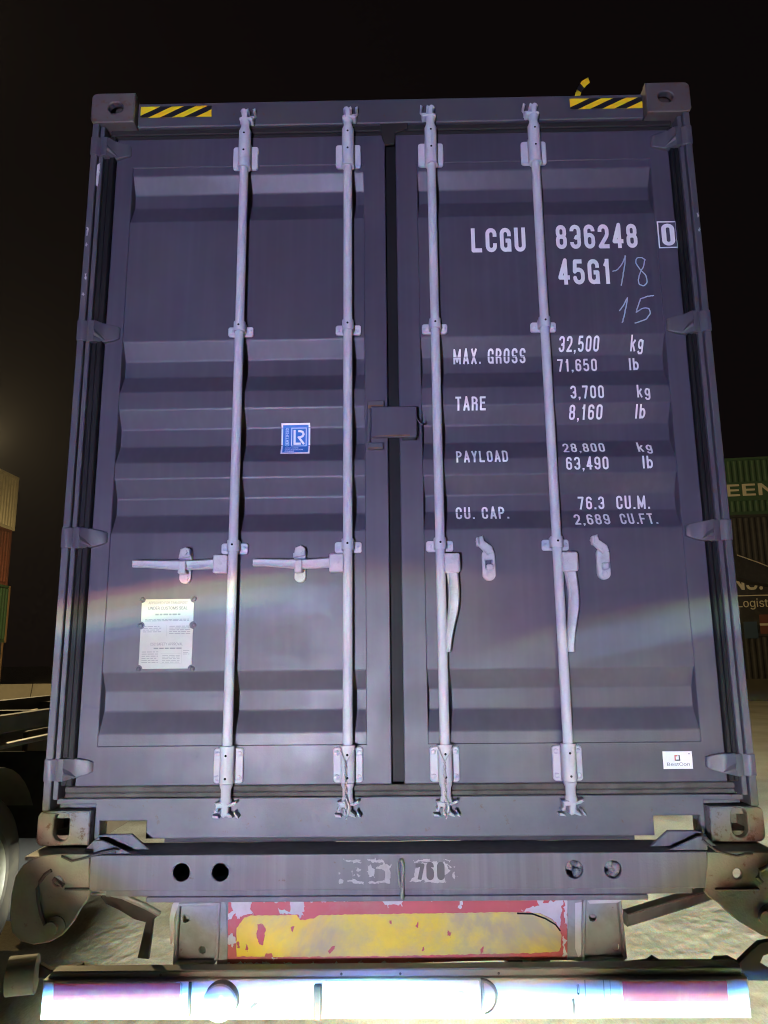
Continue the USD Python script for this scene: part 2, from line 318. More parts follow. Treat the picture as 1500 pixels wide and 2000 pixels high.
# corner castings: hollow blocks with a hole in the end wall
def casting(sx, zlo, zhi, hole, face_r):
    x0, x1 = (1.041, 1.219) if sx > 0 else (-1.219, -1.041)
    outer = sbox(x0, zlo, x1, zhi)
    r = .022
    rounded = rrect(x0, x1, zlo, zhi, r)
    keep_in = sbox(x0, zlo, x0+.09, zhi) if sx > 0 else sbox(x1-.09, zlo, x1, zhi)
    poly = unary_union([rounded, keep_in.intersection(outer)])
    front = plate(poly.difference(hole), 0.0, .030, .004)
    inner = poly.buffer(-.028)
    ring = poly.buffer(-.0015).difference(inner)
    back = plate(ring, .0302, .150, .0005); rear = plate(poly.buffer(-.0016), .1502, .165, .0005)
    return [front, back, rear]
def stad(cx, cz, w, h, tilt=0):
    r = min(w, h)/2
    s = LineString([(cx, cz-(h/2-r)), (cx, cz+(h/2-r))]) if h >= w else LineString([(cx-(w/2-r), cz), (cx+(w/2-r), cz)])
    return s.buffer(r, quad_segs=8) if s.length > 0 else Point(cx, cz).buffer(r, quad_segs=8)
for sx in (-1, 1):
    obj('corner_casting', casting(sx, 4.010, 4.146, stad(sx*1.119, 4.078, .062, .050), 0), CASTP, cont, label='upper corner casting with rust brown edges')
    obj('corner_casting', casting(sx, 1.250, 1.360, stad(sx*1.137, 1.311, .054, .094), 0), CASTP, cont)
    # corner post: narrow face, then the recessed inner leg beside the seal
    a, b = sorted((sx*1.209, sx*1.183)); c, d = sorted((sx*1.1790, sx*1.1620))
    obj('corner_post', [bx(a, b, .004, .11, 1.3605, 4.0095, .003)], FRAMEP, cont)
    obj('post_inner_leg', [bx(c, d, .014, .12, 1.394, 4.00, .002)], FRAMEP, cont)
obj('header', [bx(-1.0405, 1.0405, .042, .16, 4.016, 4.128, .004)], FRAMEP, cont)
notch = unary_union([sbox(-1.031, 1.2, -.862, 1.322), sbox(.866, 1.2, 1.046, 1.328)])
sill_poly = sbox(-1.0395, 1.262, 1.0395, 1.393).difference(unary_union([sbox(-1.022, 1.2, -.862, 1.320), sbox(.866, 1.2, 1.022, 1.325)]))
obj('sill', [plate(unary_union([sill_poly, sbox(-1.176, 1.3745, 1.176, 1.393)]), .042, .060, .003), bx(-.86, .864, .0605, .15, 1.2625, 1.358)], FRAMEP, cont)
obj('sill_tread', [bx(-1.17, 1.17, .0602, .25, 1.36, 1.388)], FRAMEP, cont)

# hazard tapes on the header
for x0, x1, z0, z1 in ((-1.030, -.735, 4.060, 4.112), (.742, 1.038, 4.061, 4.111)):
    tp = obj('hazard_tape', sheet(sbox(x0, z0, x1, z1), YFLAT(.042), .0008), TAPEY, cont)
    w = (x1-x0)
    for k in range(3):
        c = x0+w*(.09+.335*k)
        st = Polygon([(c-.045+.0, z0), (c+.005, z0), (c+.105, z1+.0), (c+.055, z1)]).intersection(sbox(x0, z0, x1, z1))
        obj('black_stripe', sheet(affinity.translate(st, .0, 0), YFLAT(.042), .0014), TAPEK, tp)
# loose end of tape standing up from the roof edge
ctr = np.array([[.0, .0], [-.002, .03], [.004, .06], [.016, .09], [.034, .115], [.055, .132]])
ctr = np.array([np.interp(np.linspace(0, 5, 21), range(6), ctr[:, i]) for i in (0, 1)]).T
pb = at(1127, 186, .10)
V, F = [], []
for i, (cx, cz) in enumerate(ctr):
    s = i/20; w = .034*(1-.55*max(0, s-.75)/.25) - .012*math.sin(s*3.1)
    tw = .9*s
    V += [(pb[0]+cx-w/2*math.cos(tw), .10-w/2*math.sin(tw), 4.125+cz-.004*0), (pb[0]+cx+w/2*math.cos(tw), .10+w/2*math.sin(tw), 4.125+cz-.016*s)]
for i in range(20): F += [(2*i, 2*i+1, 2*i+3), (2*i, 2*i+3, 2*i+2)]
V = np.array(V, float); F = np.array(F)
ribbon = trimesh.Trimesh(V, F, process=False)
def seg(a, b): return trimesh.Trimesh(V, F[2*a:2*b], process=False)
lt = obj('loose_tape', [seg(3, 10), seg(14, 20)], TAPEY, cont, smooth=True)
obj('black_stripe', [seg(0, 3), seg(10, 14)], TAPEK, lt, smooth=True)

# walls, roof and floor of the box behind the doors
def corrugated(length, z0, z1, y_is_x, depth=.036, pitch=.28):
    prof = []; s = 0.0
    while s < length-pitch:
        prof += [(s, 0), (s+.07, 0), (s+.14, depth), (s+.21, depth)]; s += pitch
    prof += [(s, 0), (length, 0)]
    p = np.array(prof); V = np.vstack([np.column_stack([p, np.full(len(p), z0)]), np.column_stack([p, np.full(len(p), z1)])]); n = len(p)
    F = []
    for k in range(n-1): F += [(k, k+1, n+k+1), (k, n+k+1, n+k)]
    return trimesh.Trimesh(V, np.array(F), process=False)
for sx in (-1, 1):
    w = corrugated(11.9, 1.42, 4.05, True); v = w.vertices.copy()
    w.vertices = np.column_stack([sx*(1.205-v[:, 1]), .165+v[:, 0], v[:, 2]])
    if sx > 0: w.invert()
    obj('side_wall', [w, bx(*sorted((sx*1.16, sx*1.206)), .17, 12.06, 1.30, 1.42), bx(*sorted((sx*1.16, sx*1.206)), .17, 12.06, 4.05, 4.11)], FRAMEP, cont, smooth=False)
obj('roof', [bx(-1.17, 1.17, .165, 12.06, 4.08, 4.105)], FRAMEP, cont)
obj('end_wall', [bx(-1.18, 1.18, 12.03, 12.09, 1.3, 4.1)], FRAMEP, cont)
obj('floor', [bx(-1.15, 1.15, .26, 12.0, 1.40, 1.43)] + [bx(-1.155, 1.155, .5+.6*k, .54+.6*k, 1.30, 1.398) for k in range(19)], CHDARK, cont, label='underside floor with cross members')

# door leaves
def leaf(sx):
    if sx < 0: xo, xi, gx0, gx1 = -1.120, -.021, -1.154, -1.118
    else: xo, xi, gx0, gx1 = 1.131, .023, 1.124, 1.154
    x0, x1 = min(xo, xi), max(xo, xi)
    p0, p1 = (-1.050, -.108) if sx < 0 else (.109, 1.052)
    frame = sbox(x0, 1.432, x1, 3.966).difference(sbox(p0, PZ0, p1, PZ1))
    d = obj('door', [plate(frame, YF, YF+.012, .0025)], PAINT, cont)
    obj('panel', panel_mesh(p0, p1), PAINT, d, smooth=25)
    # inner sheet behind the leaf keeps the light out
    return d, p0, p1
doorL, pl0, pl1 = leaf(-1)
doorR, pr0, pr1 = leaf(1)
# seals: lips with a fold, around both leaves
def lip_v(x0, x1, z0, z1, y=.058):
    w = x1-x0
    return [bx(x0, x0+w*.48, y+.004, y+.03, z0, z1, .003), bx(x0+w*.5, x1, y, y+.03, z0, z1, .003)]
def lip_h(x0, x1, z0, z1, y=.058):
    h = z1-z0
    return [bx(x0, x1, y, y+.03, z0, z0+h*.42, .003), bx(x0, x1, y-.004, y+.03, z0+h*.45, z1, .004)]
obj('door_seal', lip_v(-1.1615, -1.1205, 1.436, 3.964, .026), RUBBER, cont)
obj('door_seal', lip_v(1.1315, 1.1615, 1.436, 3.964, .026), RUBBER, cont)
obj('door_seal', [bx(-.0205, .0225, .080, .094, 1.436, 3.966)], RUBBER, cont)
obj('door_seal', lip_h(-1.153, 1.153, 1.3945, 1.4315, .050), SEALB, cont, label='dusty lower door seal')
obj('door_seal', lip_h(-1.153, 1.153, 3.9675, 4.0145, .058), SEALT, cont, label='grimy upper door seal')
obj('seal_flap', [plate(Polygon(xz([(742, 240), (770, 236), (796, 238), (796, 250), (772, 258), (770, 280), (752, 282), (746, 268)], .045)), .046, .056, .002)], SEALT, cont)
obj('inner_lining', [bx(-1.14, 1.14, .098, .12, 1.40, 4.0)], BLACK, cont, label='dark lining behind the door gaps')

# hinges
for sx, d in ((-1, doorL), (1, doorR)):
    for z, h in ((3.905, .084), (3.106, .086), (2.300, .078), (1.492, .074)):
        st = [(1.2095, .0005, h/2-.001), (1.196, -.003, h/2-.001), (1.184, .0005, h/2-.001), (1.172, .010, h/2-.001), (1.160, .003, h/2), (1.146, .003, h/2), (1.128, .022, h/2-.002), (1.112, .033, h/2-.003), (1.078, .038, h/2-.009), (1.064, .042, h/2-.014), (1.060, .0505, h/2-.017)]
        V = []; lean = .010
        for k_, (x, y, hh) in enumerate(st):
            q = max(0, (1.15-x)/.09)
            V += [(sx*x, y+.003, z+hh), (sx*x, y, z+hh-.004), (sx*x, y, z-hh+.004+lean*q), (sx*x, y+.003, z-hh+lean*q), (sx*x, .052, z-hh+lean*q), (sx*x, .052, z+hh)]
        F = []
        for k_ in range(len(st)-1):
            for j in range(6):
                l = (j+1) % 6; F += [(k_*6+j, k_*6+l, (k_+1)*6+l), (k_*6+j, (k_+1)*6+l, (k_+1)*6+j)]
        e_ = (len(st)-1)*6
        for j in range(1, 5): F += [(0, j, j+1), (e_, e_+j+1, e_+j)]
        blade = trimesh.Trimesh(np.array(V), np.array(F), process=False); blade.fix_normals()
        barrel = []; fold = trimesh.convex.convex_hull(np.array([(sx*1.150, .004, z+.2*h), (sx*1.145, .004, z-.25*h), (sx*1.110, .034, z-.38*h), (sx*1.118, .030, z-.25*h), (sx*1.140, -.003, z-.12*h)]))
        hg = obj('hinge', [blade, *barrel, fold], FRAMEP, d, smooth=40)

# locking rods with their brackets and cams
RODS = [(-.5880, -.586, doorL, -1), (-.1695, -.171, doorL, 1), (.1655, .163, doorR, -1), (.583, .585, doorR, 1)]
YR, RR = .0165, .0172
def bracket_small(x, z):
    wing = plate(rrect(x-.049, x+.049, z-.021, z+.019, .009), .042, .0515, .002)
    strap = trimesh.creation.cylinder(radius=.0225, height=.040, sections=28); strap.apply_translation([x, YR+.001, z+.006])
    neck = bx(x-.0225, x+.0225, YR, .046, z-.014, z+.026, .002)
    return [wing, strap, neck, dome_head(x-.036, z-.001, .008, .042, .003), dome_head(x+.036, z-.001, .008, .042, .003)]
def bracket_big(x, z0, z1, s0, s1, upper):
    wing = plate(rrect(x-.051, x+.051, z0, z1, .011), .040, .0515, .003)
    sleeve = trimesh.creation.cylinder(radius=.0245, height=s1-s0, sections=32); sleeve.apply_translation([x, YR+.001, (s0+s1)/2])
    neck = bx(x-.0245, x+.0245, YR, .046, z0+.002, z1-.002, .002)
    out = [wing, sleeve, neck]
    out += [trimesh.creation.cylinder(radius=.0262, height=.008, sections=32, transform=trimesh.transformations.translation_matrix([x, YR+.001, (s0 if upper else s1)-.004]))]
    if not upper:
        out += [dome_head(x+a, z, .009, .040, .005) for a in (-.038, .038) for z in (z0+.018, z1-.018)]
    return out
def pin_hole(x, z, y, r=.0042):
    return dome_head(x, z, r, y, .0008)
def cam_top(x, m):
    """Cam and keeper at the header: collar, crown with two horns, keeper hook beside it (m = -1 mirrors it)."""
    neck = trimesh.creation.revolve(np.array([(0.0, 3.965), (.0215, 3.966), (.0215, 3.972), (.017, 3.984), (.0165, 3.996), (.021, 4.004), (.0215, 4.012), (.016, 4.018), (0, 4.018)]), sections=24); neck.apply_translation([x, YR, 0])
    q = [(-.022, 4.012), (.030, 4.008), (.034, 4.014), (.030, 4.022), (.012, 4.021), (.010, 4.046), (.016, 4.052), (.013, 4.062), (.004, 4.056), (-.003, 4.062), (-.012, 4.060), (-.018, 4.050), (-.011, 4.044), (-.010, 4.024), (-.021, 4.020)]
    cr = plate(Polygon([(x-m*a, z) for a, z in q]), -.004, .034, .004)
    k = [(.030, 4.062), (.040, 4.068), (.041, 4.056), (.035, 4.046)]
    kp = plate(Polygon([(x-m*a, z) for a, z in k]), .004, .045, .003)
    kb = plate(Polygon([(x-m*a, z) for a, z in [(.004, 4.022), (.034, 4.026), (.034, 4.050), (.012, 4.050)]]), .028, .0425, .003)
    return [neck, cr], [kp, kb]
def cam_low(x, m):
    neck = trimesh.creation.revolve(np.array([(0, 1.443), (.0225, 1.442), (.0225, 1.436), (.0175, 1.424), (.0175, 1.398), (.0215, 1.386), (.0215, 1.376), (0, 1.374)]), sections=24); neck.apply_translation([x, YR, 0])
    q = [(-.034, 1.383), (-.020, 1.384), (.018, 1.380), (.037, 1.388), (.040, 1.381), (.030, 1.374), (.013, 1.370), (.012, 1.352), (.024, 1.343), (.028, 1.334), (.016, 1.336), (.006, 1.340), (-.004, 1.336), (-.012, 1.342), (-.010, 1.366), (-.020, 1.366), (-.024, 1.352), (-.034, 1.350), (-.036, 1.358), (-.030, 1.364), (-.030, 1.374)]
    cr = plate(Polygon([(x+m*a, z) for a, z in q]), -.004, .034, .004)
    kp = plate(Polygon([(x+m*a, z) for a, z in [(.030, 1.352), (.037, 1.336), (.046, 1.332), (.044, 1.340), (.037, 1.347), (.034, 1.356)]]), .002, .0425, .002)
    kq = plate(Polygon([(x+m*a, z) for a, z in [(-.026, 1.340), (-.044, 1.342), (-.042, 1.333), (-.020, 1.331)]]), .010, .0425, .002)
    return [neck, cr], [kp, kq]
for i, (xt, xb, d, m) in enumerate(RODS):
    xm = lambda z: xb+(xt-xb)*(z-1.44)/(3.96-1.44)
    rod = [cyl(RR, [xb, YR, 1.50], [xt, YR, 3.93], 32)]
    lb = obj('locking_rod', rod, RODP, d)
    obj('bearing_bracket', bracket_big(xt, 3.812, 3.916, 3.806, 3.966, True), RODP, d)
    obj('bearing_bracket', bracket_big(xb, 1.440, 1.556, 1.4435, 1.566, False), RODP, d)
    for z in (3.108, 2.258): obj('guide_bracket', bracket_small(xm(z), z), RODP, d)
    obj('pin_hole', [pin_hole(xt, z, YR-.0242) for z in (3.945, 3.868)] + [pin_hole(xb, z, YR-.0242) for z in (1.536, 1.461)] + [pin_hole(xm(z), z+.008, YR-.0222) for z in (3.108, 2.258)], BLACK, d)
    c, k = cam_top(xt, -1 if i < 2 else 1); obj('cam', c, RODP, d, smooth=35); obj('cam_keeper', k, RODP, cont, smooth=35)
    c, k = cam_low(xb, 1 if i != 3 else 1); obj('cam', c, RODP, d, smooth=35); obj('cam_keeper', k, RODP, cont, smooth=35)

# handles: on the left leaf they lie across into their catches, on the right leaf they hang down
def tapered_bar(a, b, wa, wb, y, th, bow=0.0):
    """A flat forged bar in the xz plane from a to b, widths wa, wb, with a raised waist."""
    a, b = np.array(a, float), np.array(b, float); t = (b-a)/np.linalg.norm(b-a); n = np.array([-t[1], t[0]])
    S = np.linspace(0, 1, 13); rows = []
    for s in S:
        c = a+(b-a)*s + n*bow*math.sin(s*math.pi*1.5)
        w = wa+(wb-wa)*s + .004*math.exp(-((s-.45)/.16)**2)
        q = y - th*(.5+.5*s)
        prof = [(-.5, 0), (-.5, -th*.6), (-.36, -th), (-.12, -th*.82), (.12, -th*.82), (.36, -th), (.5, -th*.6), (.5, 0)]
        rows.append([(c[0]+n[0]*w*p, y+h, c[1]+n[1]*w*p) for p, h in prof])
    V = np.array(rows).reshape(-1, 3); k = 8; F = []
    for i in range(12):
        for j in range(k):
            l = (j+1) % k; F += [(i*k+j, i*k+l, (i+1)*k+l), (i*k+j, (i+1)*k+l, (i+1)*k+j)]
    for j in range(1, k-1): F += [(0, j, j+1), (12*k, 12*k+j+1, 12*k+j)]
    mm = trimesh.Trimesh(V, np.array(F), process=False); mm.fix_normals(); return mm
def hub(x0, x1, z0, z1):
    return [plate(rrect(x0, x1, z0, z1, .006), -.006, .030, .004), hexa((x0+x1)/2, (z0+z1)/2+.002, .008, -.006, .004)]
for x, xb in ((-.588, -.948), (-.170, -.512)):
    hz = 2.197
    obj('handle', [*hub(x-.066, x-.014, hz-.034, hz+.032), tapered_bar((x-.055, hz+.003), (xb, hz+.001), .037, .026, .022, .016, .004)], HANDP, doorL, smooth=40)
    cxx = (-.7635 if x < -.4 else -.3455)
    ct = unary_union([rrect(cxx-.021, cxx+.021, hz-.066, hz+.066, .0205), rrect(cxx-.026, cxx+.008, hz+.022, hz+.042, .004)])
    obj('handle_catch', [plate(ct, .036, .0555, .003), bx(cxx-.016, cxx+.014, -.004, .037, hz-.034, hz-.020, .003), bx(cxx-.012, cxx+.012, -.006, .0005, hz-.034, hz+.012, .003),
        plate(Polygon([(cxx-.022, hz+.022), (cxx+.022, hz+.030), (cxx+.020, hz+.056), (cxx+.004, hz+.066), (cxx-.016, hz+.058)]), .018, .036, .003), hexa(cxx, hz+.044, .011, .018, .007), hexa(cxx+.004, hz-.048, .010, .036, .006)], HANDP, doorL, smooth=35)
for x, tip in ((.164, (.190, 1.878)), (.585, (.622, 1.874))):
    hx = x+.014
    obj('handle', [*hub(x+.012, x+.066, 2.156, 2.226), bx(x+.060, x+.069, -.002, .030, 2.160, 2.222, .003), tapered_bar((x+.040, 2.165), tip, .042, .025, .024, .020, .010)], HANDP, doorR, smooth=40)
    cx0 = .340 if x < .4 else .755
    ct = rrect(cx0-.0235, cx0+.0235, 2.130, 2.245, .022)
    win = sbox(cx0-.012, 2.176, cx0+.010, 2.205)
    obj('handle_catch', [plate(ct.difference(win) if x < .4 else ct, .040, .0555, .003), bx(cx0-.010, cx0+.014, .016, .041, 2.164, 2.188, .004),
        plate(Polygon([(cx0+.018, 2.232), (cx0+.012, 2.252), (cx0-.016, 2.272), (cx0-.020, 2.292), (cx0-.040, 2.286), (cx0-.046, 2.272), (cx0-.036, 2.254), (cx0-.020, 2.238), (cx0-.004, 2.222)]), .024, .040, .003),
        bx(cx0-.046, cx0-.036, .004, .030, 2.252, 2.284, .003), hexa(cx0+.002, 2.236, .010, .024, .005), dome_head(cx0+.002, 2.150, .011, .040, .005)], HANDP, doorR, smooth=35)

# lock box over the gap between the leaves
lbx = obj('lock_box', [plate(rrect(-.084, .088, 2.660, 2.780, .006), -.004, .008, .004), bx(-.084, .088, .0085, .05, 2.768, 2.778), bx(.078, .087, .0085, .05, 2.662, 2.767), bx(.03, .087, .0085, .05, 2.662, 2.667)], PAINT, cont)
obj('lock_hook', [tube([(.086, .002, 2.735), (.094, .002, 2.722), (.098, .002, 2.714), (.106, .004, 2.712), (.111, .006, 2.718), (.113, .008, 2.728)], .0032)], PAINT, lbx)
brk = unary_union([sbox(-.098, 2.652, -.086, 2.815), sbox(-.098, 2.783, -.034, 2.815), sbox(-.098, 2.626, -.038, 2.650)])
obj('lock_bracket', [plate(brk, .030, .051, .003)], FRAMEP, cont)
obj('rust_edge', [sheet(sbox(-.094, 2.783, -.038, 2.797), YFLAT(.030), .0008), sheet(sbox(-.094, 2.627, -.044, 2.631), YFLAT(.030), .0008), sheet(Polygon([(-.07, 2.664), (.0, 2.668), (.06, 2.668), (.06, 2.664)]).buffer(.001), YFLAT(-.004), .0008)], RUST, lbx)

# ------------------------------------------------------------------ lettering: a condensed stroke face
def arc(cx, cz, rx, rz, a0, a1, n=9):
    a = np.radians(np.linspace(a0, a1, n)); return [(cx+rx*math.cos(t), cz+rz*math.sin(t)) for t in a]
def glyph(ch, w, t):
    """Polygons of a character in a cell w wide and 1 high, stroke t."""
    W, H, o = w-t, 1-t, t/2
    r = W/2; S = lambda pts: [(x+o, z+o) for x, z in pts]; st = []
    if ch in '0O': st = [arc(r, H-r, r, r, 0, 180)+arc(r, r, r, r, 180, 360)+[(W, H-r)]]
    elif ch == 'C': st = [[(W, H*.66)]+arc(r, H-r, r, r, 0, 180)+arc(r, r, r, r, 180, 360)+[(W, H*.34)]]
    elif ch == 'G': st = [[(W, H*.68)]+arc(r, H-r, r, r, 0, 180)+arc(r, r, r, r, 180, 350)+[(W, H*.46), (r, H*.46)], [(W, H*.46), (W, -o*.9)]]
    elif ch == 'U': st = [[(0, H+o)]+arc(r, r, r, r, 180, 360)+[(W, H+o)]]
    elif ch == 'L': st = [[(0, H+o), (0, 0), (W+o*.7, 0)]]
    elif ch == 'T': st = [[(-o, H), (W+o, H)], [(r, H), (r, -o)]]
    elif ch == 'E': st = [[(W+o*.8, H), (0, H), (0, 0), (W+o*.8, 0)], [(0, H*.52), (W, H*.52)]]
    elif ch == 'F': st = [[(W+o*.8, H), (0, H), (0, -o)], [(0, H*.5), (W, H*.5)]]
    elif ch in 'PR':
        q = H*.26; st = [[(0, -o), (0, H)]+arc(W-q*.9, H-q, q*.9, q, 90, -90)+[(0, H-2*q)]]
        if ch == 'R': st.append([(W*.5, H-2*q)]+arc(W*.62, H-2*q-W*.36, W*.36, W*.36, 90, 0, 5)+[(W*.98, -o)])
    elif ch == 'D': st = [[(0, 0), (0, H)]+arc(W-r, H-r, r, r, 90, 0)+arc(W-r, r, r, r, 0, -90)+[(0, 0)]]
    elif ch == 'A': st = [[(-o*.3, -o), (r, H+o*.6), (W+o*.3, -o)], [(W*.16, H*.24), (W*.84, H*.24)]]
    elif ch == 'X': st = [[(-o*.2, -o), (W+o*.2, H+o)], [(-o*.2, H+o), (W+o*.2, -o)]]
    elif ch == 'Y': st = [[(-o*.2, H+o), (r, H*.42), (W+o*.2, H+o)], [(r, H*.45), (r, -o)]]
    elif ch == 'M': st = [[(0, -o), (0, H), (r, H*.12), (W, H), (W, -o)]]
    elif ch == 'N': st = [[(0, -o), (0, H), (W, 0), (W, H+o)]]
    elif ch == 'S': st = [[(W, H*.76)]+arc(r, H-r*.95, r, r*.95, 0, 180)+arc(r, H-r, r, H/2-r*.62, 180, 235, 4)+arc(r, r, r, H/2-r*.62, 55, 0, 4)+arc(r, r*.95, r, r*.95, 0, -180)+[(0, H*.24)]]
    elif ch == '1': st = [[(W*.62, -o), (W*.62, H+o)], [(W*.62, H-.02), (W*.12, H*.74)]]
    elif ch == '2': st = [[(0, H*.72)]+arc(r, H-r, r, r, 180, 0)+[(W, H*.62), (W*.9, H*.5), (0, 0), (W+o, 0)]]
    elif ch == '3': st = [[(0, H*.78)]+arc(r, H-r, r, r, 180, 0)+[(W, H*.64)]+arc(W*.6, H*.53+.0, W*.4, H*.08, 20, -90, 4)[1:]+[(W*.4, H*.5)], [(W*.6, H*.5)]+arc(W*.6, H*.40, W*.4, H*.1, 90, 0, 4)+arc(r, r, r, r, 0, -180)+[(0, H*.24)]]
    elif ch == '4': st = [[(W*.72, -o), (W*.72, H+o*.6), (0, H*.24), (W+o, H*.24)]]
    elif ch == '5': st = [[(W*.95, H), (W*.08, H), (0, H*.52), (W*.2, H*.6)]+arc(r, H*.60-r, r, r, 80, 0, 5)+arc(r, r, r, r, 0, -180)+[(0, H*.2)]]
    elif ch == '6': st = [[(W, H*.76)]+arc(r, H-r, r, r, 0, 180)+arc(r, r, r, r, 180, 360)+arc(r, H*.58-r, r, r, 0, 180)]
    elif ch == '9': st = [[(0, H*.24)]+arc(r, r, r, r, 180, 360)+arc(r, H-r, r, r, 0, 180)+arc(r, H*.42+r, r, r, 180, 360)]
    elif ch == '7': st = [[(-o, H), (W, H), (W*.35, -o)]]
    elif ch == '8':
        q = r*.92; st = [arc(r, H-q, q, q, 0, 180)+[(r-q, H*.66)]+arc(r, H*.57, q*.8, H*.06, 200, 250, 3)+[(r, H*.51)]+arc(r, H*.57, q*.8, H*.06, 290, 340, 3)+[(r+q, H*.66), (r+q, H-q)],
                          arc(r, H*.52-r*.8, r, r*.8, 0, 180)+arc(r, r, r, r, 180, 360)+[(W, H*.52-r*.8)]]
    elif ch == '.': return [sbox(0, 0, t*1.05, t*1.05)]
    elif ch == ',': return [Polygon([(0, 0), (t*1.05, 0), (t*1.05, t*.9), (0, t*.9)]), Polygon([(t*.45, 0), (t*1.05, 0), (t*.45, -t*.9), (t*.05, -t*.9)])]
    elif ch == 'k': st = [[(0, -o), (0, H+o)], [(0, H*.26), (W, H*.72)], [(W*.35, H*.42), (W, -o)]]
    elif ch == 'g': st = [arc(r, H*.42, r, H*.28, 0, 360, 18), [(W, H*.70)]+[(W, -H*.06)]+arc(r, -H*.06, r, H*.20, 0, -180)]
    elif ch == 'l': st = [[(W*.3, -o), (W*.3, H+o)]]
    elif ch == 'b': st = [[(0, -o), (0, H+o)], arc(r, H*.34, r, H*.34, 0, 360, 18)]
    return [LineString(S(p)).buffer(t/2, cap_style='flat', join_style='round', quad_segs=4) for p in st]
def line_poly(text, x0, x1, z0, z1, t=.19, w=.5, gap=.13, italic=0.0):
    """The text as polygons that fill the box x0..x1, z0..z1."""
    x, out = 0.0, []
    for ch in text:
        if ch == ' ': x += w*.85; continue
        cw = {'1': w*.72, 'l': t*1.0, '.': t*1.05, ',': t*1.05, 'M': w*1.3, 'T': w*.95}.get(ch, w)
        if ch == 'l': out += [sbox(x, 0, x+t, 1)]; x += t+gap; continue
        out += [affinity.translate(g, x, 0) for g in glyph(ch, cw, t)]; x += cw+gap
    x -= gap
    g = unary_union([p.buffer(0) for p in out])
    sx, sz = (x1-x0)/x, (z1-z0)
    g = affinity.affine_transform(g, [sx, 0, 0, sz, x0, z0])
    return g.buffer(.0008).buffer(-.0008)
def T(name, text, px, t, w, gap=.13, parent=doorR, mat=WHITE):
    """Text whose box in the photograph is px = (left, top, right, bottom), on the right door panel."""
    a = at(px[0], px[3], .058); b = at(px[2], px[1], .058); c = at(px[2], px[3], .058)
    g = line_poly(text, a[0], (b[0]+c[0])/2, (a[2]+c[2])/2, b[2]+(a[2]-c[2])/2, t, w, gap)
    obj(name, sheet(bands(g), YPAN, .0009), mat, parent, smooth=False)
for text, px, t, w in (('LCGU', (921, 446, 1026, 493), .17, .50), ('836248', (1086.5, 439, 1244, 486), .168, .50), ('45G1', (1091, 507, 1193, 556), .168, .52)):
    T('lettering', text, px, t, w, .15)
a, b = at(1294, 480, YF), at(1315.5, 437, YF)
obj('lettering', sheet(line_poly('0', a[0], b[0], a[2], b[2], .165, .46), YFLAT(YF), .0009), WHITE, doorR, smooth=False)
a, b = at(1289, 485, YF), at(1320, 432, YF)
ob = sbox(a[0]-.004, a[2], b[0]+.001, b[2])
obj('lettering', sheet(ob.difference(ob.buffer(-.005)), YFLAT(YF), .0009), WHITE, doorR, smooth=False)
SM = [('MAX. GROSS', (887, 676.5, 1029, 703.5)), ('32,500', (1094, 656, 1172, 681.5)), ('kg', (1235, 654, 1259, 680)), ('71,650', (1093, 694, 1170.5, 718.5)), ('lb', (1235, 692.5, 1253, 716)),
      ('TARE', (890, 775, 949, 800.5)), ('3,700', (1114.5, 753.5, 1179, 778.5)), ('kg', (1244.5, 752, 1269, 776.5)), ('8,160', (1114, 790, 1178.5, 815.5)), ('lb', (1244.5, 789, 1263, 813)),
      ('PAYLOAD', (891.5, 878.5, 992, 903)), ('28,800', (1102, 861.5, 1183.5, 881.5)), ('kg', (1248.5, 859.5, 1276, 881)), ('63,490', (1106, 892.5, 1188, 917.5)), ('lb', (1255.5, 890.5, 1274.5, 915)),
      ('CU. CAP.', (892, 986.5, 996, 1011.5)), ('76.3', (1134, 966, 1185, 991)), ('CU.M.', (1210, 964, 1275, 990.5)), ('2,689', (1124, 1001.5, 1193, 1024)), ('CU.FT.', (1214.5, 1000, 1286, 1023))]
for text, px in SM: T('lettering', text, px, .142, .46, .17)
# chalk figures
ch_strokes = [[(1012, 375), (1040, 368), (1080, 320), (1098, 262), (1090, 340), (1078, 410), (1068, 468)],
              [(1225, 298), (1200, 282), (1168, 288), (1163, 320), (1192, 362), (1232, 400), (1242, 448), (1220, 474), (1190, 465), (1180, 430), (1195, 380), (1218, 340), (1225, 298)],
              [(1057, 637), (1085, 600), (1112, 543), (1098, 620), (1085, 680), (1075, 716)], [(1282, 537), (1240, 543), (1195, 560)], [(1195, 560), (1182, 600), (1168, 648)],
              [(1168, 648), (1210, 620), (1250, 620), (1263, 652), (1235, 695), (1160, 720)]]
for s in ch_strokes:
    p = np.array(s, float); tt = np.linspace(0, len(p)-1, 4*len(p)); q = np.array([np.interp(tt, range(len(p)), p[:, i]) for i in (0, 1)]).T
    q[1:-1] = (q[:-2]+2*q[1:-1]+q[2:])/4; q += rng.normal(0, .8, q.shape)
    ln = LineString(xz([(900+u/3.409, 420+v/3.409) for u, v in q], YP)).buffer(.0022)
    obj('chalk_mark', sheet(ln, YFLAT(YP), .0010), CHALK, doorR, smooth=False)

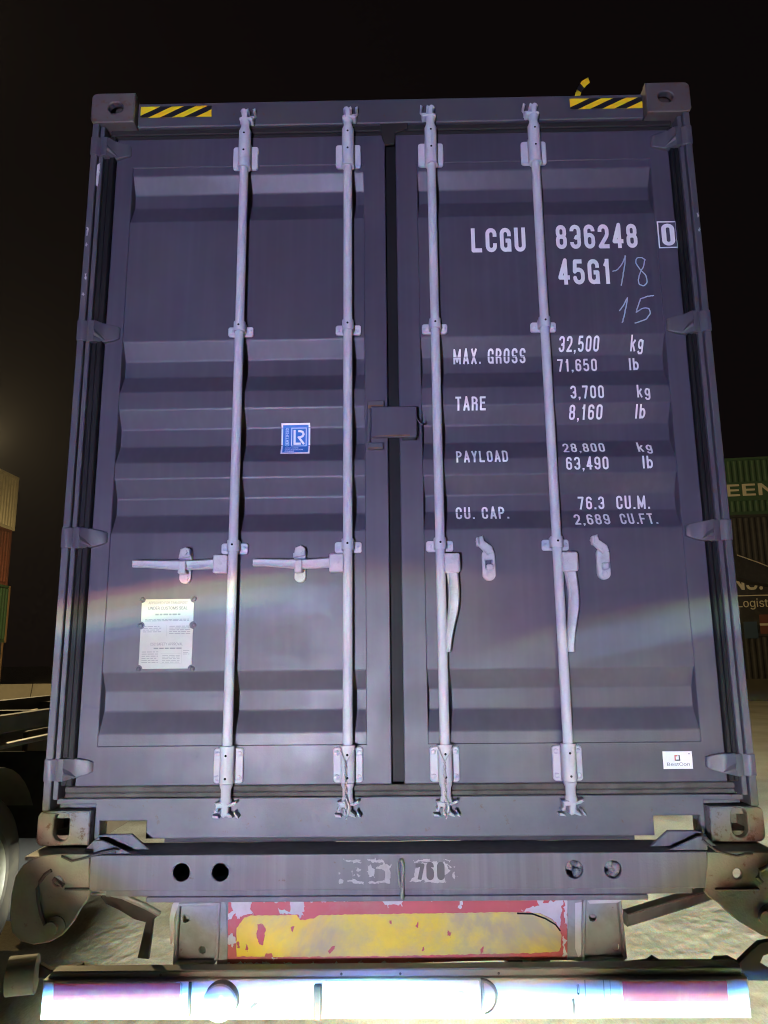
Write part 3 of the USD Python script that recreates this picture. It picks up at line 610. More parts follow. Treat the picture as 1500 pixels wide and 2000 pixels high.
# stickers
def small_text(text, x0, x1, z0, z1, y, parent, mat, name='print', rot=0):
    m = meshkit.text_mesh(text, 1.0, .001, bold=False); b = m.bounds; v = (m.vertices-b[0])/(b[1]-b[0])
    if rot: v = np.column_stack([1-v[:, 1], v[:, 0], v[:, 2]])
    mm = trimesh.Trimesh(np.column_stack([x0+v[:, 0]*(x1-x0), y-.0004-v[:, 2]*.0004, z0+v[:, 1]*(z1-z0)]), m.faces, process=False); mm.fix_normals()
    return obj(name, mm, mat, parent, smooth=False)
a = at(546, 885.5, .066); b = at(604.5, 823, .066)
sx0, sx1, sz0, sz1 = a[0]+.002, b[0], a[2], b[2]
stk = obj('class_sticker', sheet(bands(sbox(sx0, sz0, sx1, sz1)), YPAN, .0008), STKW, doorL, smooth=False)
sw, sh = sx1-sx0, sz1-sz0
S_ = lambda x, z: (sx0+sw*x, sz0+sh*z)
def sp(x0, z0, x1, z1): return sbox(*S_(x0, z0), *S_(x1, z1))
def on_sticker(poly, mat, off): obj('sticker_print', sheet(bands(poly), YPAN, off), mat, doorL, smooth=False)
on_sticker(sp(.055, .045, .945, .945), STKB, .0013)
fr = sp(.34, .27, .88, .87); on_sticker(fr.difference(fr.buffer(-.0035)), STKL, .0018)
Lp = LineString([S_(.46, .80), S_(.46, .36), S_(.68, .36)]).buffer(.0042, cap_style='flat', join_style='mitre')
Rp = LineString([S_(.58, .76), S_(.66, .76), S_(.74, .73), S_(.77, .66), S_(.74, .60), S_(.66, .565), S_(.60, .565), S_(.79, .34)]).buffer(.0042, cap_style='flat')
on_sticker(unary_union([Lp, Rp]), STKW, .0018)
def text_poly(text, x0, x1, z0, z1, rot=False):
    m = meshkit.text_mesh(text, 1.0, .01); f = m.faces[(m.face_normals[:, 2] > .9)]; v = m.vertices
    g = unary_union([Polygon(v[t][:, :2]).buffer(1e-4) for t in f]); bx0, by0, bx1, by1 = g.bounds
    g = affinity.translate(g, -bx0, -by0); g = affinity.scale(g, 1/(bx1-bx0), 1/(by1-by0), origin=(0, 0))
    if rot: g = affinity.affine_transform(g, [0, -1, 1, 0, 1, 0])
    return affinity.affine_transform(g, [x1-x0, 0, 0, z1-z0, x0, z0]).buffer(.0003)
on_sticker(text_poly('CERTIFIED', *[S_(.15, 0)[0], S_(.25, 0)[0], S_(0, .28)[1], S_(0, .86)[1]], rot=True), STKL, .0018)
for k, (tx, xr) in enumerate((('CONTAINER', .60), ('CERTIFICATION', .76), ('SCHEME', .46))):
    on_sticker(text_poly(tx, S_(.14, 0)[0], S_(xr, 0)[0], S_(0, .19-.062*k)[1], S_(0, .232-.062*k)[1]), STKL, .0018)

# approval plate
a, b = at(271, 1306, .05), at(378, 1171, .05)
ax0, ax1, az0, az1 = -.921, -.731, 1.829, 2.077
ap = sbox(ax0, az0, ax1, az1)
zm = az0+.62*(az1-az0)
for cx, cz in ((ax0, az1), (ax1, az1), (ax0, zm), (ax1, zm), (ax0, az0), (ax1, az0)): ap = ap.difference(Point(cx, cz).buffer(.014, quad_segs=6))
apl = obj('approval_plate', plate(ap, YP-.003, YP-.0004, .0005), PLATEM, cont, smooth=False)
for cx, cz in ((ax0, az1), (ax1, az1), (ax0-.002, zm), (ax1+.002, zm), (ax0-.002, az0), (ax1+.002, az0)): obj('rivet', dome_head(cx, cz, .009, YP, .005), FRAMEP, apl)
W_, H_ = ax1-ax0, az1-az0; yp = YP-.0032
def pt(text, u0, u1, v0, v1, mat=PRINT): small_text(text, ax0+W_*u0, ax0+W_*u1, az0+H_*v0, az0+H_*v1, yp, apl, mat)
pt('APPROVED FOR TRANSPORT', .13, .88, .925, .965, PRINT); pt('UNDER CUSTOMS SEAL', .13, .88, .845, .89, PRINTD); pt('CSC SAFETY APPROVAL', .2, .82, .33, .37)
dash = []
def dashes(u0, u1, v, h=.009):
    u = u0
    while u < u1-.02:
        l = min(random.uniform(.04, .12), u1-u); dash.append(sbox(ax0+W_*u, az0+H_*v, ax0+W_*(u+l), az0+H_*(v+h))); u += l+.018
dashes(.27, .75, .765, .022)
for v in (.70, .68): dashes(.08, .92, v)
for k in range(4): dashes(.05, .42 if k % 2 else .36, .60-.026*k)
for k in range(5): dashes(.55, .95, .60-.026*k)
dashes(.27, .8, .28, .018)
for k in range(6): dashes(.05, .36, .235-.03*k)
dash += [sbox(ax0+W_*.41, az0+H_*.07, ax0+W_*.79, az0+H_*.072), sbox(ax0+W_*.41, az0+H_*.21, ax0+W_*.79, az0+H_*.212), sbox(ax0+W_*.80, az0+H_*.07, ax0+W_*.803, az0+H_*.27), sbox(ax0+W_*.495, az0+H_*.46, ax0+W_*.498, az0+H_*.62)]
for k in range(5): dashes(.44, .77, .185-.024*k, .007)
for k in range(3): dashes(.83, .95, .25-.024*k, .007)
obj('print', sheet(MultiPolygon(dash), YFLAT(yp), .0004), PRINT, apl, smooth=False)

# maker's label low on the right leaf
a, b = at(1296, 1502, .052), at(1350, 1467, .052)
m0, m1, n0, n1 = a[0], b[0]+.001, a[2], b[2]
mk = obj('maker_label', sheet(sbox(m0, n0, m1, n1), YFLAT(YF+.0), .0012), STKW, cont, smooth=False) if n1 < PZ0 else obj('maker_label', sheet(sbox(m0, n0, m1, n1), YFLAT(YF), .0012), STKW, cont, smooth=False)
mw, mh = m1-m0, n1-n0; cx, cz = m0+mw*.49, n0+mh*.62
sq = .0095
for poly, mt in ((Polygon([(cx-sq, cz-sq), (cx-sq, cz+sq), (cx+sq*.3, cz+sq), (cx, cz+sq*.55), (cx-sq*.55, cz+sq*.55), (cx-sq*.55, cz-sq*.6)]), RED_T), (Polygon([(cx+sq*.35, cz+sq), (cx+sq, cz+sq), (cx+sq, cz-sq), (cx-sq*.9, cz-sq), (cx-sq*.55, cz-sq*.55), (cx+sq*.55, cz-sq*.55), (cx+sq*.55, cz+sq*.55)]), GREY_T)):
    obj('print', sheet(poly, YFLAT(YF), .0018), mt, mk, smooth=False)
small_text('BestCon', m0+mw*.13, m0+mw*.9, n0+mh*.18, n0+mh*.36, YF-.0013, mk, GREY_T)
obj('print', sheet(Point(m0+mw*.9, n0+mh*.86).buffer(.0022), YFLAT(YF), .0018), GREY_T, mk, smooth=False)

# paint chips on the left post
obj('bare_patch', sheet(ragged(Polygon(xz([(190, 322), (196, 318), (194, 340), (191, 364), (187, 362)], .014)), .0008, .004), YFLAT(.014), .0008), PEEL, cont, smooth=False)
for u, v, h in ((171, 452, 9), (169, 478, 4), (167, 540, 6), (163, 575, 4), (1366, 420, 5), (1372, 448, 4)):
    q = at(u, v, .004); sx_ = 1 if u > 750 else -1; q[0] = sx_*np.clip(abs(q[0]), 1.189, 1.202)
    obj('bare_patch', sheet(ragged(Point(q[0], q[2]).buffer(.004).union(sbox(q[0]-.003, q[2]-h*.002, q[0]+.002, q[2]+h*.002)), .0012, .003, int(v)), YFLAT(.004), .0006), PEEL, cont, smooth=False)

# seal wires twisted round the two inner lower brackets
def seal_wire(x, label, zend):
    z = 1.566; pts = []
    for s in np.linspace(0, 1, 8): pts.append((x-.028+.022*s, -.012-.004*s, z-.005-.045*s))
    for s in np.linspace(0, 1, 30): pts.append((x-.006+.004*math.sin(s*40), -.0165-.002*math.cos(s*40), z-.05-(z-.05-zend)*s))
    p2 = []
    for s in np.linspace(0, 1, 8): p2.append((x+.028-.030*s, -.012-.004*s, z-.005-.045*s))
    for s in np.linspace(0, 1, 30): p2.append((x-.004-.004*math.sin(s*40), -.0165+.002*math.cos(s*40), z-.05-(z-.056-zend)*s))
    p3 = [(x-.004+.012*math.sin(s*3.1), -.015, 1.40-.07*s) for s in np.linspace(0, 1, 12)]
    t = thing('seal_wire', label, 'wire')
    obj('strand', tube(pts, .0021, 6), WIRE, t, smooth=True); obj('strand', tube(p2, .0021, 6), WIRE, t, smooth=True); obj('loose_end', tube(p3, .0019, 6), WIRE, t, smooth=True)
seal_wire(-.171, 'twisted steel wire on the lower bracket of the second rod from the left', 1.345)
seal_wire(.163, 'twisted steel wire on the lower bracket of the third rod from the left', 1.338)

# ------------------------------------------------------------------ trailer under the container
tr = thing('container_trailer', 'grey skeletal container trailer with red and yellow rear board and pale bumper', 'trailer')
YB = -.12
holes = unary_union([Point(at(u, v, YB)[0], at(u, v, YB)[2]).buffer(.0268, quad_segs=10) for u, v in ((354, 1704), (430, 1704), (1122, 1698), (1197.5, 1698))])
face = sbox(-.984, 1.142, .972, 1.248).difference(holes)
obj('rear_beam', [plate(face, YB, YB+.010, .002), bx(-.984, .972, YB+.0105, .05, 1.236, 1.2475), bx(-.984, .972, YB+.0105, .10, 1.142, 1.150), bx(-.984, .972, .02, .03, 1.151, 1.235)], CHAS, tr)
obj('beam_flange', [bx(-.93, .92, YB+.008, .1, 1.1245, 1.1405), bx(-.80, .78, YB+.002, .1, 1.1075, 1.1235, .002)], CHAS, tr)
for u in (1122, 1197): obj('beam_debris', cat(*[trimesh.creation.icosphere(1, random.uniform(.006, .016)).apply_translation([at(u, 1700, YB)[0]+random.uniform(-.024, .024), YB+random.uniform(.018, .05), 1.155+random.uniform(0, .055)]) for _ in range(16)]), EARP, tr, smooth=False)
obj('bearing_pad', [bx(-.80, .80, .052, .20, 1.2476, 1.2615)], CHDARK, tr)
# twistlock ear plates at both ends
ear_px = [(174, 1668), (118, 1668), (85, 1671), (62, 1678), (45, 1690), (30, 1712), (22, 1750), (19, 1790), (24, 1822), (40, 1838), (66, 1845), (98, 1840), (122, 1826), (142, 1803), (158, 1775), (170, 1760), (176, 1742)]
earL = np.array(xz(ear_px, YB))
earR_px = [(1382, 1664), (1440, 1663), (1500, 1664), (1528, 1668), (1548, 1690), (1560, 1740), (1558, 1795), (1545, 1822), (1518, 1834), (1490, 1828), (1462, 1812), (1440, 1798), (1418, 1780), (1404, 1765), (1384, 1752), (1376, 1742)]
earR = np.array(xz(earR_px, YB))
for pts, s, hp in ((earL, -1, (113, 1721)), (earR, 1, (1440, 1706))):
    h = at(*hp, YB)
    pg = Polygon(pts).buffer(0).buffer(-.004).buffer(.004)
    hole = Point(h[0], h[2]).buffer(.0145)
    e = obj('twistlock_plate', [plate(pg.difference(hole), YB-.002, YB+.010, .003), bx(*sorted((s*.99, s*1.20)), YB+.011, .16, 1.232, 1.244)], EARP, tr)
    # rounded fold on the top outer corner, lever rod, locking knob
    if s < 0:
        lv = [at(u, v, YB-.012) for u, v in ((100, 1700), (88, 1708), (78, 1722), (73, 1735), (75, 1760), (80, 1785), (88, 1806), (96, 1812))]
        kn = at(105, 1812, YB)
        obj('lever_rod', tube(lv, .006), CHDARK, e); obj('lever_rod', tube([at(u, v, YB-.01) for u, v in ((104, 1716), (116, 1724), (124, 1730))], .007), CHDARK, e)
    else:
        lv = [at(u, v, YB-.012) for u, v in ((1530, 1690), (1500, 1692), (1484, 1700), (1480, 1714), (1488, 1724))]
        kn = at(1496, 1790, YB)
        obj('lever_rod', tube(lv, .007), EARP, e)
    obj('locking_knob', [cyl(.022, [kn[0]-.004, YB-.02, kn[2]], [kn[0]-.004, YB, kn[2]]), cyl(.030, [kn[0]+.008, YB-.008, kn[2]+.006], [kn[0]+.008, YB-.001, kn[2]+.006])], EARP, e)
    a = at(128 if s < 0 else 1395, 1735, YB); b = at(176 if s < 0 else 1480, 1733, YB)
    obj('slot_edge', [bx(a[0], b[0], YB-.012, YB-.003, a[2]-.004, a[2]+.003, .002)], CHDARK, e)
    # guide on top of the beam end
    g = [(s*1.034, 1.2485), (s*.99, 1.292), (s*.965, 1.296), (s*.88, 1.2965), (s*.82, 1.2485)]
    obj('container_guide', [plate(Polygon(g), -.050, -.038, .003), plate(Polygon([(s*.985, 1.2485), (s*.985, 1.2885), (s*.955, 1.2885), (s*.86, 1.2485)]), -.10, -.094, .002)], CHAS, tr)
    # loose lashing scrap between casting and ear
    lash = [at(u, v, YB-.012) for u, v in (((120, 1672), (140, 1682), (165, 1676), (190, 1668), (215, 1662), (226, 1664)) if s < 0 else ((1372, 1640), (1384, 1650), (1400, 1662), (1420, 1668), (1440, 1672), (1455, 1668), (1470, 1668)))]
    obj('lashing_strip', [tube(lash, .004, 6)], CHDARK, tr)
# stencil: worn white patches and the figures that are left
def blob(u0, u1, v0, v1, n=9, seed=0):
    r = np.random.default_rng(seed); a = np.linspace(0, 2*np.pi, n, endpoint=False); k = r.uniform(.45, 1.0, n)
    p = [(.5*(u0+u1)+.5*(u1-u0)*q*math.cos(t), .5*(v0+v1)+.5*(v1-v0)*q*math.sin(t)) for t, q in zip(a, k)]
    g = Polygon(xz(p, YB)); return g.buffer(.0012).buffer(-.0006)
SZ = lambda z: (600+z[0]*350/1500, 1640+z[1]*350/1500)
patches = [[(310, 168), (440, 175), (445, 192), (380, 192)], [(380, 262), (398, 300), (385, 300)], [(415, 235), (445, 252), (415, 266)], [(420, 292), (440, 300), (430, 312)], [(330, 345), (380, 328), (470, 358), (468, 370), (400, 366)], [(262, 345), (285, 325), (308, 345), (296, 366), (270, 364)],
           [(510, 165), (560, 162), (625, 172), (640, 195), (560, 190)], [(508, 225), (530, 215), (540, 240), (562, 262), (558, 310), (520, 305), (505, 262)], [(585, 235), (640, 195), (700, 215), (690, 250), (700, 300), (690, 362), (600, 368), (520, 362), (525, 350), (650, 345), (655, 270), (620, 245)],
           [(895, 178), (1020, 162), (1030, 178), (900, 188)], [(862, 348), (900, 300), (905, 250), (945, 215), (960, 190), (1000, 190), (995, 330), (940, 352)], [(1000, 190), (1080, 185), (1110, 200), (1150, 190), (1170, 215), (1190, 262), (1150, 300), (1150, 350), (1080, 362), (985, 350)], [(1150, 162), (1195, 172), (1190, 180)], [(1170, 205), (1232, 230), (1200, 240)], [(1222, 285), (1235, 275), (1245, 300), (1232, 325), (1224, 310)], [(262, 278), (275, 280), (268, 292)]]
pp = unary_union([Polygon(xz([SZ(q) for q in s], YB)).buffer(0).buffer(.0006) for s in patches])
def stencil_text(text, u0, u1, v0, v1, t=.2):
    a, b = at(u0, v1, YB), at(u1, v0, YB); return line_poly(text, a[0], b[0], a[2], b[2], t, .5, .2)
d60 = stencil_text('60', 833, 868, 1683, 1719, .24); d7 = stencil_text('7', 812, 829, 1686, 1718, .22)
st_ = obj('worn_stencil', sheet(ragged(pp, .0017), YFLAT(YB), .0006), STENC, tr, smooth=False)
obj('stencil_figures', sheet(unary_union([d60, d7]), YFLAT(YB), .0011), plain('stencil_grey', (.055, .053, .052), .6), st_, smooth=False)
# iron loop hanging over the beam's middle
c = at(783, 1705, YB)
loop = [(c[0]+.008*math.cos(t)*(1+.25*math.sin(t)), YB-.008-.008*math.sin(t)**2, c[2]+.040*math.sin(t)+.002) for t in np.linspace(0, 2*np.pi, 30)]
obj('pin_loop', [tube(loop, .0042), tube([(c[0]+.004, YB-.01, c[2]-.03), (c[0]+.003, YB-.008, c[2]-.055), (c[0]+.004, YB-.004, c[2]-.075)], .006)], EARP, tr, smooth=True)

# rear board: red frame, yellow film, flanked by two lamp boxes
YM = -.05
bo = Polygon(xz([(444, 1756), (700, 1754), (1112, 1748), (1112, 1872), (700, 1884), (440, 1884)], YM))
board = obj('marker_board', [plate(bo, YM, YM+.006, .001), bx(-.56, .54, YM+.0065, YM+.03, .91, .93), bx(-.56, .54, YM+.0065, YM+.03, 1.06, 1.08)], REDP, tr)
yel = [(462, 1868), (462, 1812), (478, 1792), (490, 1788), (580, 1787), (586, 1797), (612, 1794), (624, 1787), (760, 1785), (900, 1783), (1010, 1781), (1055, 1784), (1078, 1795), (1092, 1812), (1097, 1828), (1096, 1848), (1092, 1858), (1040, 1861), (900, 1864), (760, 1867), (534, 1869), (530, 1862), (520, 1862), (516, 1868)]
yp_ = Polygon(xz(yel, YM)).buffer(0)
chips = [[(503, 1806), (512, 1804), (519, 1816), (513, 1846), (506, 1844), (502, 1826)], [(569, 1811), (574, 1810), (572, 1820), (568, 1818)], [(463, 1840), (467, 1840), (468, 1852), (464, 1850)], [(481, 1844), (484, 1846), (484, 1857), (480, 1855)], [(640, 1856), (655, 1846), (654, 1852), (645, 1862)], [(940, 1853), (945, 1848), (943, 1860), (939, 1862)], [(875, 1818), (881, 1822), (879, 1829), (874, 1826)], [(812, 1808), (817, 1800), (816, 1811)], [(760, 1800), (764, 1798), (765, 1804)], [(824, 1850), (828, 1848), (828, 1858), (824, 1857)]]
chips_p = unary_union([Polygon(xz(s, YM)).buffer(.0006) for s in chips])
obj('yellow_film', sheet(ragged(yp_, .0007).difference(ragged(chips_p, .0012)), YFLAT(YM), .0009), YELP, board, smooth=False)
obj('film_edge', tube([at(u, v, YM-.003) for u, v in ((1010, 1784), (1040, 1785), (1065, 1794), (1085, 1806), (1094, 1818))], .0025, 6), BLACK, board)
white = [[(450, 1756), (492, 1756), (490, 1774), (494, 1784), (480, 1786), (466, 1793), (458, 1788)], [(566, 1757), (590, 1757), (594, 1772), (590, 1786), (585, 1792), (580, 1785), (548, 1783), (544, 1776), (566, 1780)], [(444, 1756), (1030, 1750), (1030, 1754), (700, 1759), (444, 1760)], [(1020, 1778), (1060, 1765), (1098, 1756), (1096, 1786), (1092, 1812), (1080, 1796), (1058, 1785)], [(1048, 1757), (1056, 1776), (1064, 1772), (1060, 1756)], [(440, 1880), (470, 1883), (480, 1880), (500, 1881), (520, 1880), (540, 1883), (540, 1885), (440, 1886)], [(446, 1782), (458, 1780), (452, 1795), (446, 1792)], [(442, 1830), (452, 1822), (462, 1838), (455, 1848), (444, 1844)], [(745, 1758), (760, 1754), (776, 1760), (790, 1757), (784, 1768), (770, 1764), (758, 1770)], [(898, 1762), (904, 1756), (903, 1768), (896, 1772)], [(1101, 1756), (1110, 1760), (1108, 1790), (1112, 1820), (1104, 1800)], [(532, 1871), (541, 1870), (540, 1874), (533, 1874)], [(1100, 1830), (1106, 1836), (1102, 1850), (1108, 1866), (1100, 1868)]]
white += [[(462+a, 1881.5), (470+a, 1879), (476+a, 1882.5)] for a in range(0, 620, 47)]
bounds_b = bo.buffer(-.0005)
obj('peeled_patch', sheet(ragged(unary_union([Polygon(xz(s, YM)).buffer(0).buffer(.0008) for s in white]), .0022).intersection(bounds_b).difference(yp_.buffer(.001)), YFLAT(YM), .0014), PEEL, board, smooth=False)
for s, px, h1, h2 in ((-1, [(346, 1762), (432, 1760), (428, 1870), (418, 1884), (338, 1884)], (360, 1797), (393, 1858)), (1, [(1138, 1752), (1212, 1752), (1224, 1870), (1216, 1877), (1134, 1879)], (1160, 1795), (1206, 1853))):
    pg = Polygon(xz(px, YM)).buffer(-.006).buffer(.006)
    rim = pg.difference(pg.buffer(-.011))
    hol = unary_union([Point(at(*h, YM)[0], at(*h, YM)[2]).buffer(.0115) for h in (h1, h2)])
    bxx = obj('lamp_box', [plate(pg.buffer(-.0105).difference(hol), YM+.014, YM+.020, .001), plate(rim, YM-.008, YM+.03, .003), plate(pg.buffer(-.0105), YM+.05, YM+.056, .001)], BOXP, tr)
    q = [(438, 1762), (444, 1766), (440, 1880), (428, 1882)] if s < 0 else [(1122, 1762), (1135, 1760), (1134, 1862), (1128, 1868), (1122, 1850)]
    obj('peeled_patch', sheet(Polygon(xz(q, YM)), YFLAT(YM-.008), .001), PEEL if s > 0 else BOXP, bxx, smooth=False)
    q = [(333, 1790), (338, 1765), (350, 1752), (425, 1750), (420, 1756), (352, 1760), (342, 1790), (340, 1840), (334, 1842)] if s < 0 else [(1145, 1757), (1205, 1749), (1213, 1755), (1205, 1761), (1150, 1763)]
    obj('peeled_patch', sheet(Polygon(xz(q, YM)).buffer(0), YFLAT(YM-.010), .001), PEEL, bxx, smooth=False)
obj('board_edge', plate(Polygon(xz([(430, 1754), (446, 1752), (444, 1884), (424, 1886)], YM)), YM-.003, YM+.02, .001), BOXP, tr)
obj('board_edge', [plate(Polygon(xz([(1108, 1748), (1136, 1750), (1136, 1878), (1108, 1874)], YM)), YM-.003, YM+.02, .001)], BOXP, tr)

# underrun bumper with its reflectors and lamps
YU = -.16
zt, zb, x0, x1 = .9015, .792, -1.092, 1.048
obj('bumper_beam', [plate(sbox(x0, zb, x1, zt), YU, YU+.05, .004)], BUMPW, tr)
obj('bumper_flange', [plate(Polygon([(-1.085, .9035), (1.040, .9035), (1.036, .9285), (-1.07, .9215)]), YU+.012, YU+.06, .004)], BUMPG, tr)
for xa, xb in ((-1.060, -.664), (.662, .985)):
    rf = obj('reflector', [plate(rrect(xa, xb, zb+.004, zt-.002, .012), YU-.006, YU-.0005, .002)], REFW, tr, label='bumper reflector, red above white')
    obj('red_band', sheet(sbox(xa+.006, zb+.055 if xa < 0 else zb+.048, xb-.004, zt-.006), YFLAT(YU-.006), .0008), REFR, rf, smooth=False)
lx, lz = -.541, .851
lamp = obj('round_lamp', [cyl(.0520, [lx, YU-.030, lz], [lx, YU-.0005, lz], 40)], BUMPG, tr)
dm = trimesh.creation.revolve(np.array([(.0505, 0), (.049, .010), (.040, .018), (.022, .023), (0, .0245)]), sections=36); dm.apply_transform(trimesh.transformations.rotation_matrix(np.pi/2, [1, 0, 0])); dm.apply_translation([lx, YU-.030, lz])
obj('lens', dm, LENS, lamp)
obj('number_plate', [plate(rrect(-.228, .238, zb+.006, zt-.002, .006), YU-.004, YU-.0005, .001)], REFW, tr)
small = line_poly('78', .128, .196, .826, .872, .16, .5, .25)
obj('plate_figures', sheet(small, YFLAT(YU-.004), .0008), plain('faint_print', (.34, .34, .33), .6), tr, smooth=False)
half = Point(.243, .853).buffer(.052, quad_segs=12).intersection(sbox(.243, .78, .4, .95))
hl = obj('half_lamp', [plate(half.difference(half.buffer(-.008)), YU-.014, YU-.0005, .002)], BUMPG, tr)
obj('lens', [plate(half.buffer(-.0085), YU-.004, YU-.0006, .002)], plain('dull_lens', (.42, .30, .27), .4), hl)
obj('plate_bracket', [bx(-.262, -.238, YU-.016, YU-.0005, .795, .892, .004)], CHDARK, tr)
obj('bumper_slot', [sheet(stad(.520, .822, .008, .052), YFLAT(YU), .0008), sheet(stad(.536, .872, .007, .03).difference(stad(.536, .876, .003, .026)), YFLAT(YU), .0008), sheet(Polygon([(-.455, .83), (-.438, .842), (-.432, .836), (-.452, .822)]), YFLAT(YU), .0008), sheet(Polygon([(-.478, .806), (-.468, .810), (-.466, .800), (-.476, .799)]), YFLAT(YU), .0008), bx(-.6435, -.634, YU-.007, YU-.0004, .803, .898, .002), sheet(sbox(-.524, .795, -.520, .812), YFLAT(YU), .0008), sheet(sbox(-.578, .797, -.576, .812), YFLAT(YU), .0008)], CHDARK, tr)
SEAMG = plain('seam_grey', (.25, .25, .21), .6)
for xa, xb in ((.556, .559), (.612, .615), (.632, .634)): obj('seam_strip', sheet(sbox(xa, .794, xb, .898), YFLAT(YU), .0008), SEAMG, tr)
obj('flange_bolt', [dome_head(x, .912, .004, YU+.012, .003) for x in (-.735, -.18, .0, .3)], CHDARK, tr)
# rubber guards seen as a dark ragged edge above the bumper
gl = [(20, 1905), (22, 1888), (40, 1880), (60, 1876), (82, 1884), (100, 1894), (126, 1893), (142, 1886), (160, 1883), (163, 1893), (210, 1892), (330, 1890), (480, 1886), (480, 1900), (20, 1912)]
gr = [(480, 1886), (900, 1884), (1230, 1880), (1265, 1876), (1276, 1868), (1290, 1877), (1330, 1877), (1392, 1877), (1398, 1870), (1424, 1869), (1442, 1878), (1462, 1858), (1482, 1840), (1505, 1836), (1510, 1860), (1490, 1866), (1484, 1880), (1510, 1896), (1510, 1915), (480, 1900)]
for g in (gl, gr): obj('rubber_guard', [plate(Polygon(xz(g, -.06)), -.065, -.045, .003)], TYRE, tr)
lb = at(60, 1895, -.1); obj('guard_end', [cyl(.055, [lb[0]-.06, -.12, lb[2]-.01], [lb[0]+.02, -.10, lb[2]-.01], 20)], EARP, tr)
# braces and strap
p = [at(u, v, .02) for u, v in ((1222, 1807), (1222, 1782), (1300, 1758), (1395, 1732), (1405, 1748), (1330, 1774))]
obj('brace', [plate(Polygon([(q[0], q[2]) for q in p]), .0, .05, .004)], CHAS, tr)
sp_ = [(204, 1744), (232, 1748), (268, 1762), (300, 1776), (312, 1786), (300, 1796), (296, 1830), (290, 1874), (268, 1872), (276, 1836), (284, 1802), (262, 1796), (232, 1778), (206, 1766), (196, 1752)]
obj('strap', [plate(Polygon(xz(sp_, 0.0)).buffer(0), .0, .012, .003)], CHDARK, tr)
obj('hose_clamp', [tube([at(u, v, -.01) for u, v in ((180, 1742), (205, 1742), (240, 1750), (285, 1770), (312, 1785))], .010)], BOXP, tr)
for x in (-.43, .43): obj('main_beam', [bx(x-.06, x+.06, .16, 11.5, 1.12, 1.2355), bx(x-.06, x+.06, .16, 11.5, .80, .83), bx(x-.008, x+.008, .16, 11.5, .8305, 1.1195)], CHDARK, tr)
obj('bumper_hanger', [bx(s*.45-.03, s*.45+.03, -.03, .02, .80, 1.10) for s in (-1, 1)], CHDARK, tr)
def tyre_mesh(R=.52, w=.28):
    pr = [(.29, -w/2+.03), (.33, -w/2), (.44, -w/2-.006), (R-.03, -w/2+.012), (R, -w/2+.05), (R+.004, 0), (R, w/2-.05), (R-.03, w/2-.012), (.44, w/2+.006), (.33, w/2), (.29, w/2-.03)]
    m = trimesh.creation.revolve(np.array(pr+[pr[0]]), sections=48); m.apply_transform(trimesh.transformations.rotation_matrix(np.pi/2, [0, 1, 0])); return m
def rim_mesh(w=.28):
    pr = [(.0, .02), (.12, .02), (.13, .05), (.16, .05), (.17, .0), (.26, -.02), (.275, .10), (.292, .13), (.292, .11), (.28, -.06), (.0, -.06)]
    m = trimesh.creation.revolve(np.array(pr), sections=48); m.apply_transform(trimesh.transformations.rotation_matrix(np.pi/2, [0, 1, 0])); return m
for yy in (3.2, 4.5, 5.8):
    for s in (-1, 1):
        t_ = tyre_mesh(); t_.apply_translation([s*.98, yy, .525]); r_ = rim_mesh(); 
        if s < 0: r_.apply_transform(trimesh.transformations.rotation_matrix(np.pi, [0, 0, 1]))
        r_.apply_translation([s*.98, yy, .525])
        wo = obj('wheel', t_, TYRE, tr); obj('rim', r_, RIMP, wo)
    obj('axle', cyl(.06, [-.9, yy, .525], [.9, yy, .525]), CHDARK, tr)
# ------------------------------------------------------------------ neighbour on the left: empty trailer with its near wheel in view
nb = thing('parked_trailer', 'dark empty trailer parked to the left of the container, wheel rim showing', 'trailer')
wx, wy, wz = -2.53, 2.18, .53
t_ = tyre_mesh(.52, .28); t_.apply_translation([wx-.14, wy, wz]); w1 = obj('wheel', t_, TYRE, nb)
r_ = rim_mesh(); r_.apply_translation([wx-.13, wy, wz]); rim = obj('rim', r_, RIMP, w1)
for k in range(10):
    a = k*math.pi/5+.2; obj('wheel_nut', cyl(.016, [wx-.13-.02, wy+.17*math.cos(a)*1.3, wz+.17*math.sin(a)*1.3], [wx-.13+.05, wy+.17*math.cos(a)*1.3, wz+.17*math.sin(a)*1.3], 6), CHDARK, w1)
for yy in (.88, -.45):
    t_ = tyre_mesh(.52, .28); t_.apply_translation([wx-.14, yy, wz]); w2 = obj('wheel', t_, TYRE, nb); r_ = rim_mesh(); r_.apply_translation([wx-.13, yy, wz]); obj('rim', r_, RIMP, w2)
obj('frame_rail', [bx(-2.66, -2.58, .6, 13, 1.40, 1.515, .006)], CHDARK, nb); obj('frame_rail', [bx(-2.62, -2.56, 1.2, 12, 1.305, 1.335, .004)], CHAS, nb)
obj('frame_rail', [bx(-3.9, -3.8, .6, 13, 1.38, 1.50, .006)], CHDARK, nb)
obj('cross_member', [bx(-3.82, -2.67, 1.0+1.5*k, 1.1+1.5*k, 1.36, 1.45) for k in range(8)], CHDARK, nb)
def guard(y0):
    a = np.radians(np.linspace(20, 160, 15)); V, F = [], []
    for i, t in enumerate(a):
        for x in (wx-.30, wx+.02): V.append((x, y0+.62*math.cos(t), wz+.06+.62*math.sin(t)))
    for i in range(14): F += [(2*i, 2*i+1, 2*i+3), (2*i, 2*i+3, 2*i+2)]
    return trimesh.Trimesh(np.array(V), np.array(F), process=False)
for yy in (2.2, .88): obj('mudguard', guard(yy), worn('mudguard_plastic' if yy > 2 else 'mudguard_plastic_dusty', (.035, .03, .022), rough=.6, dirt_amt=.5, bump=.2), nb)
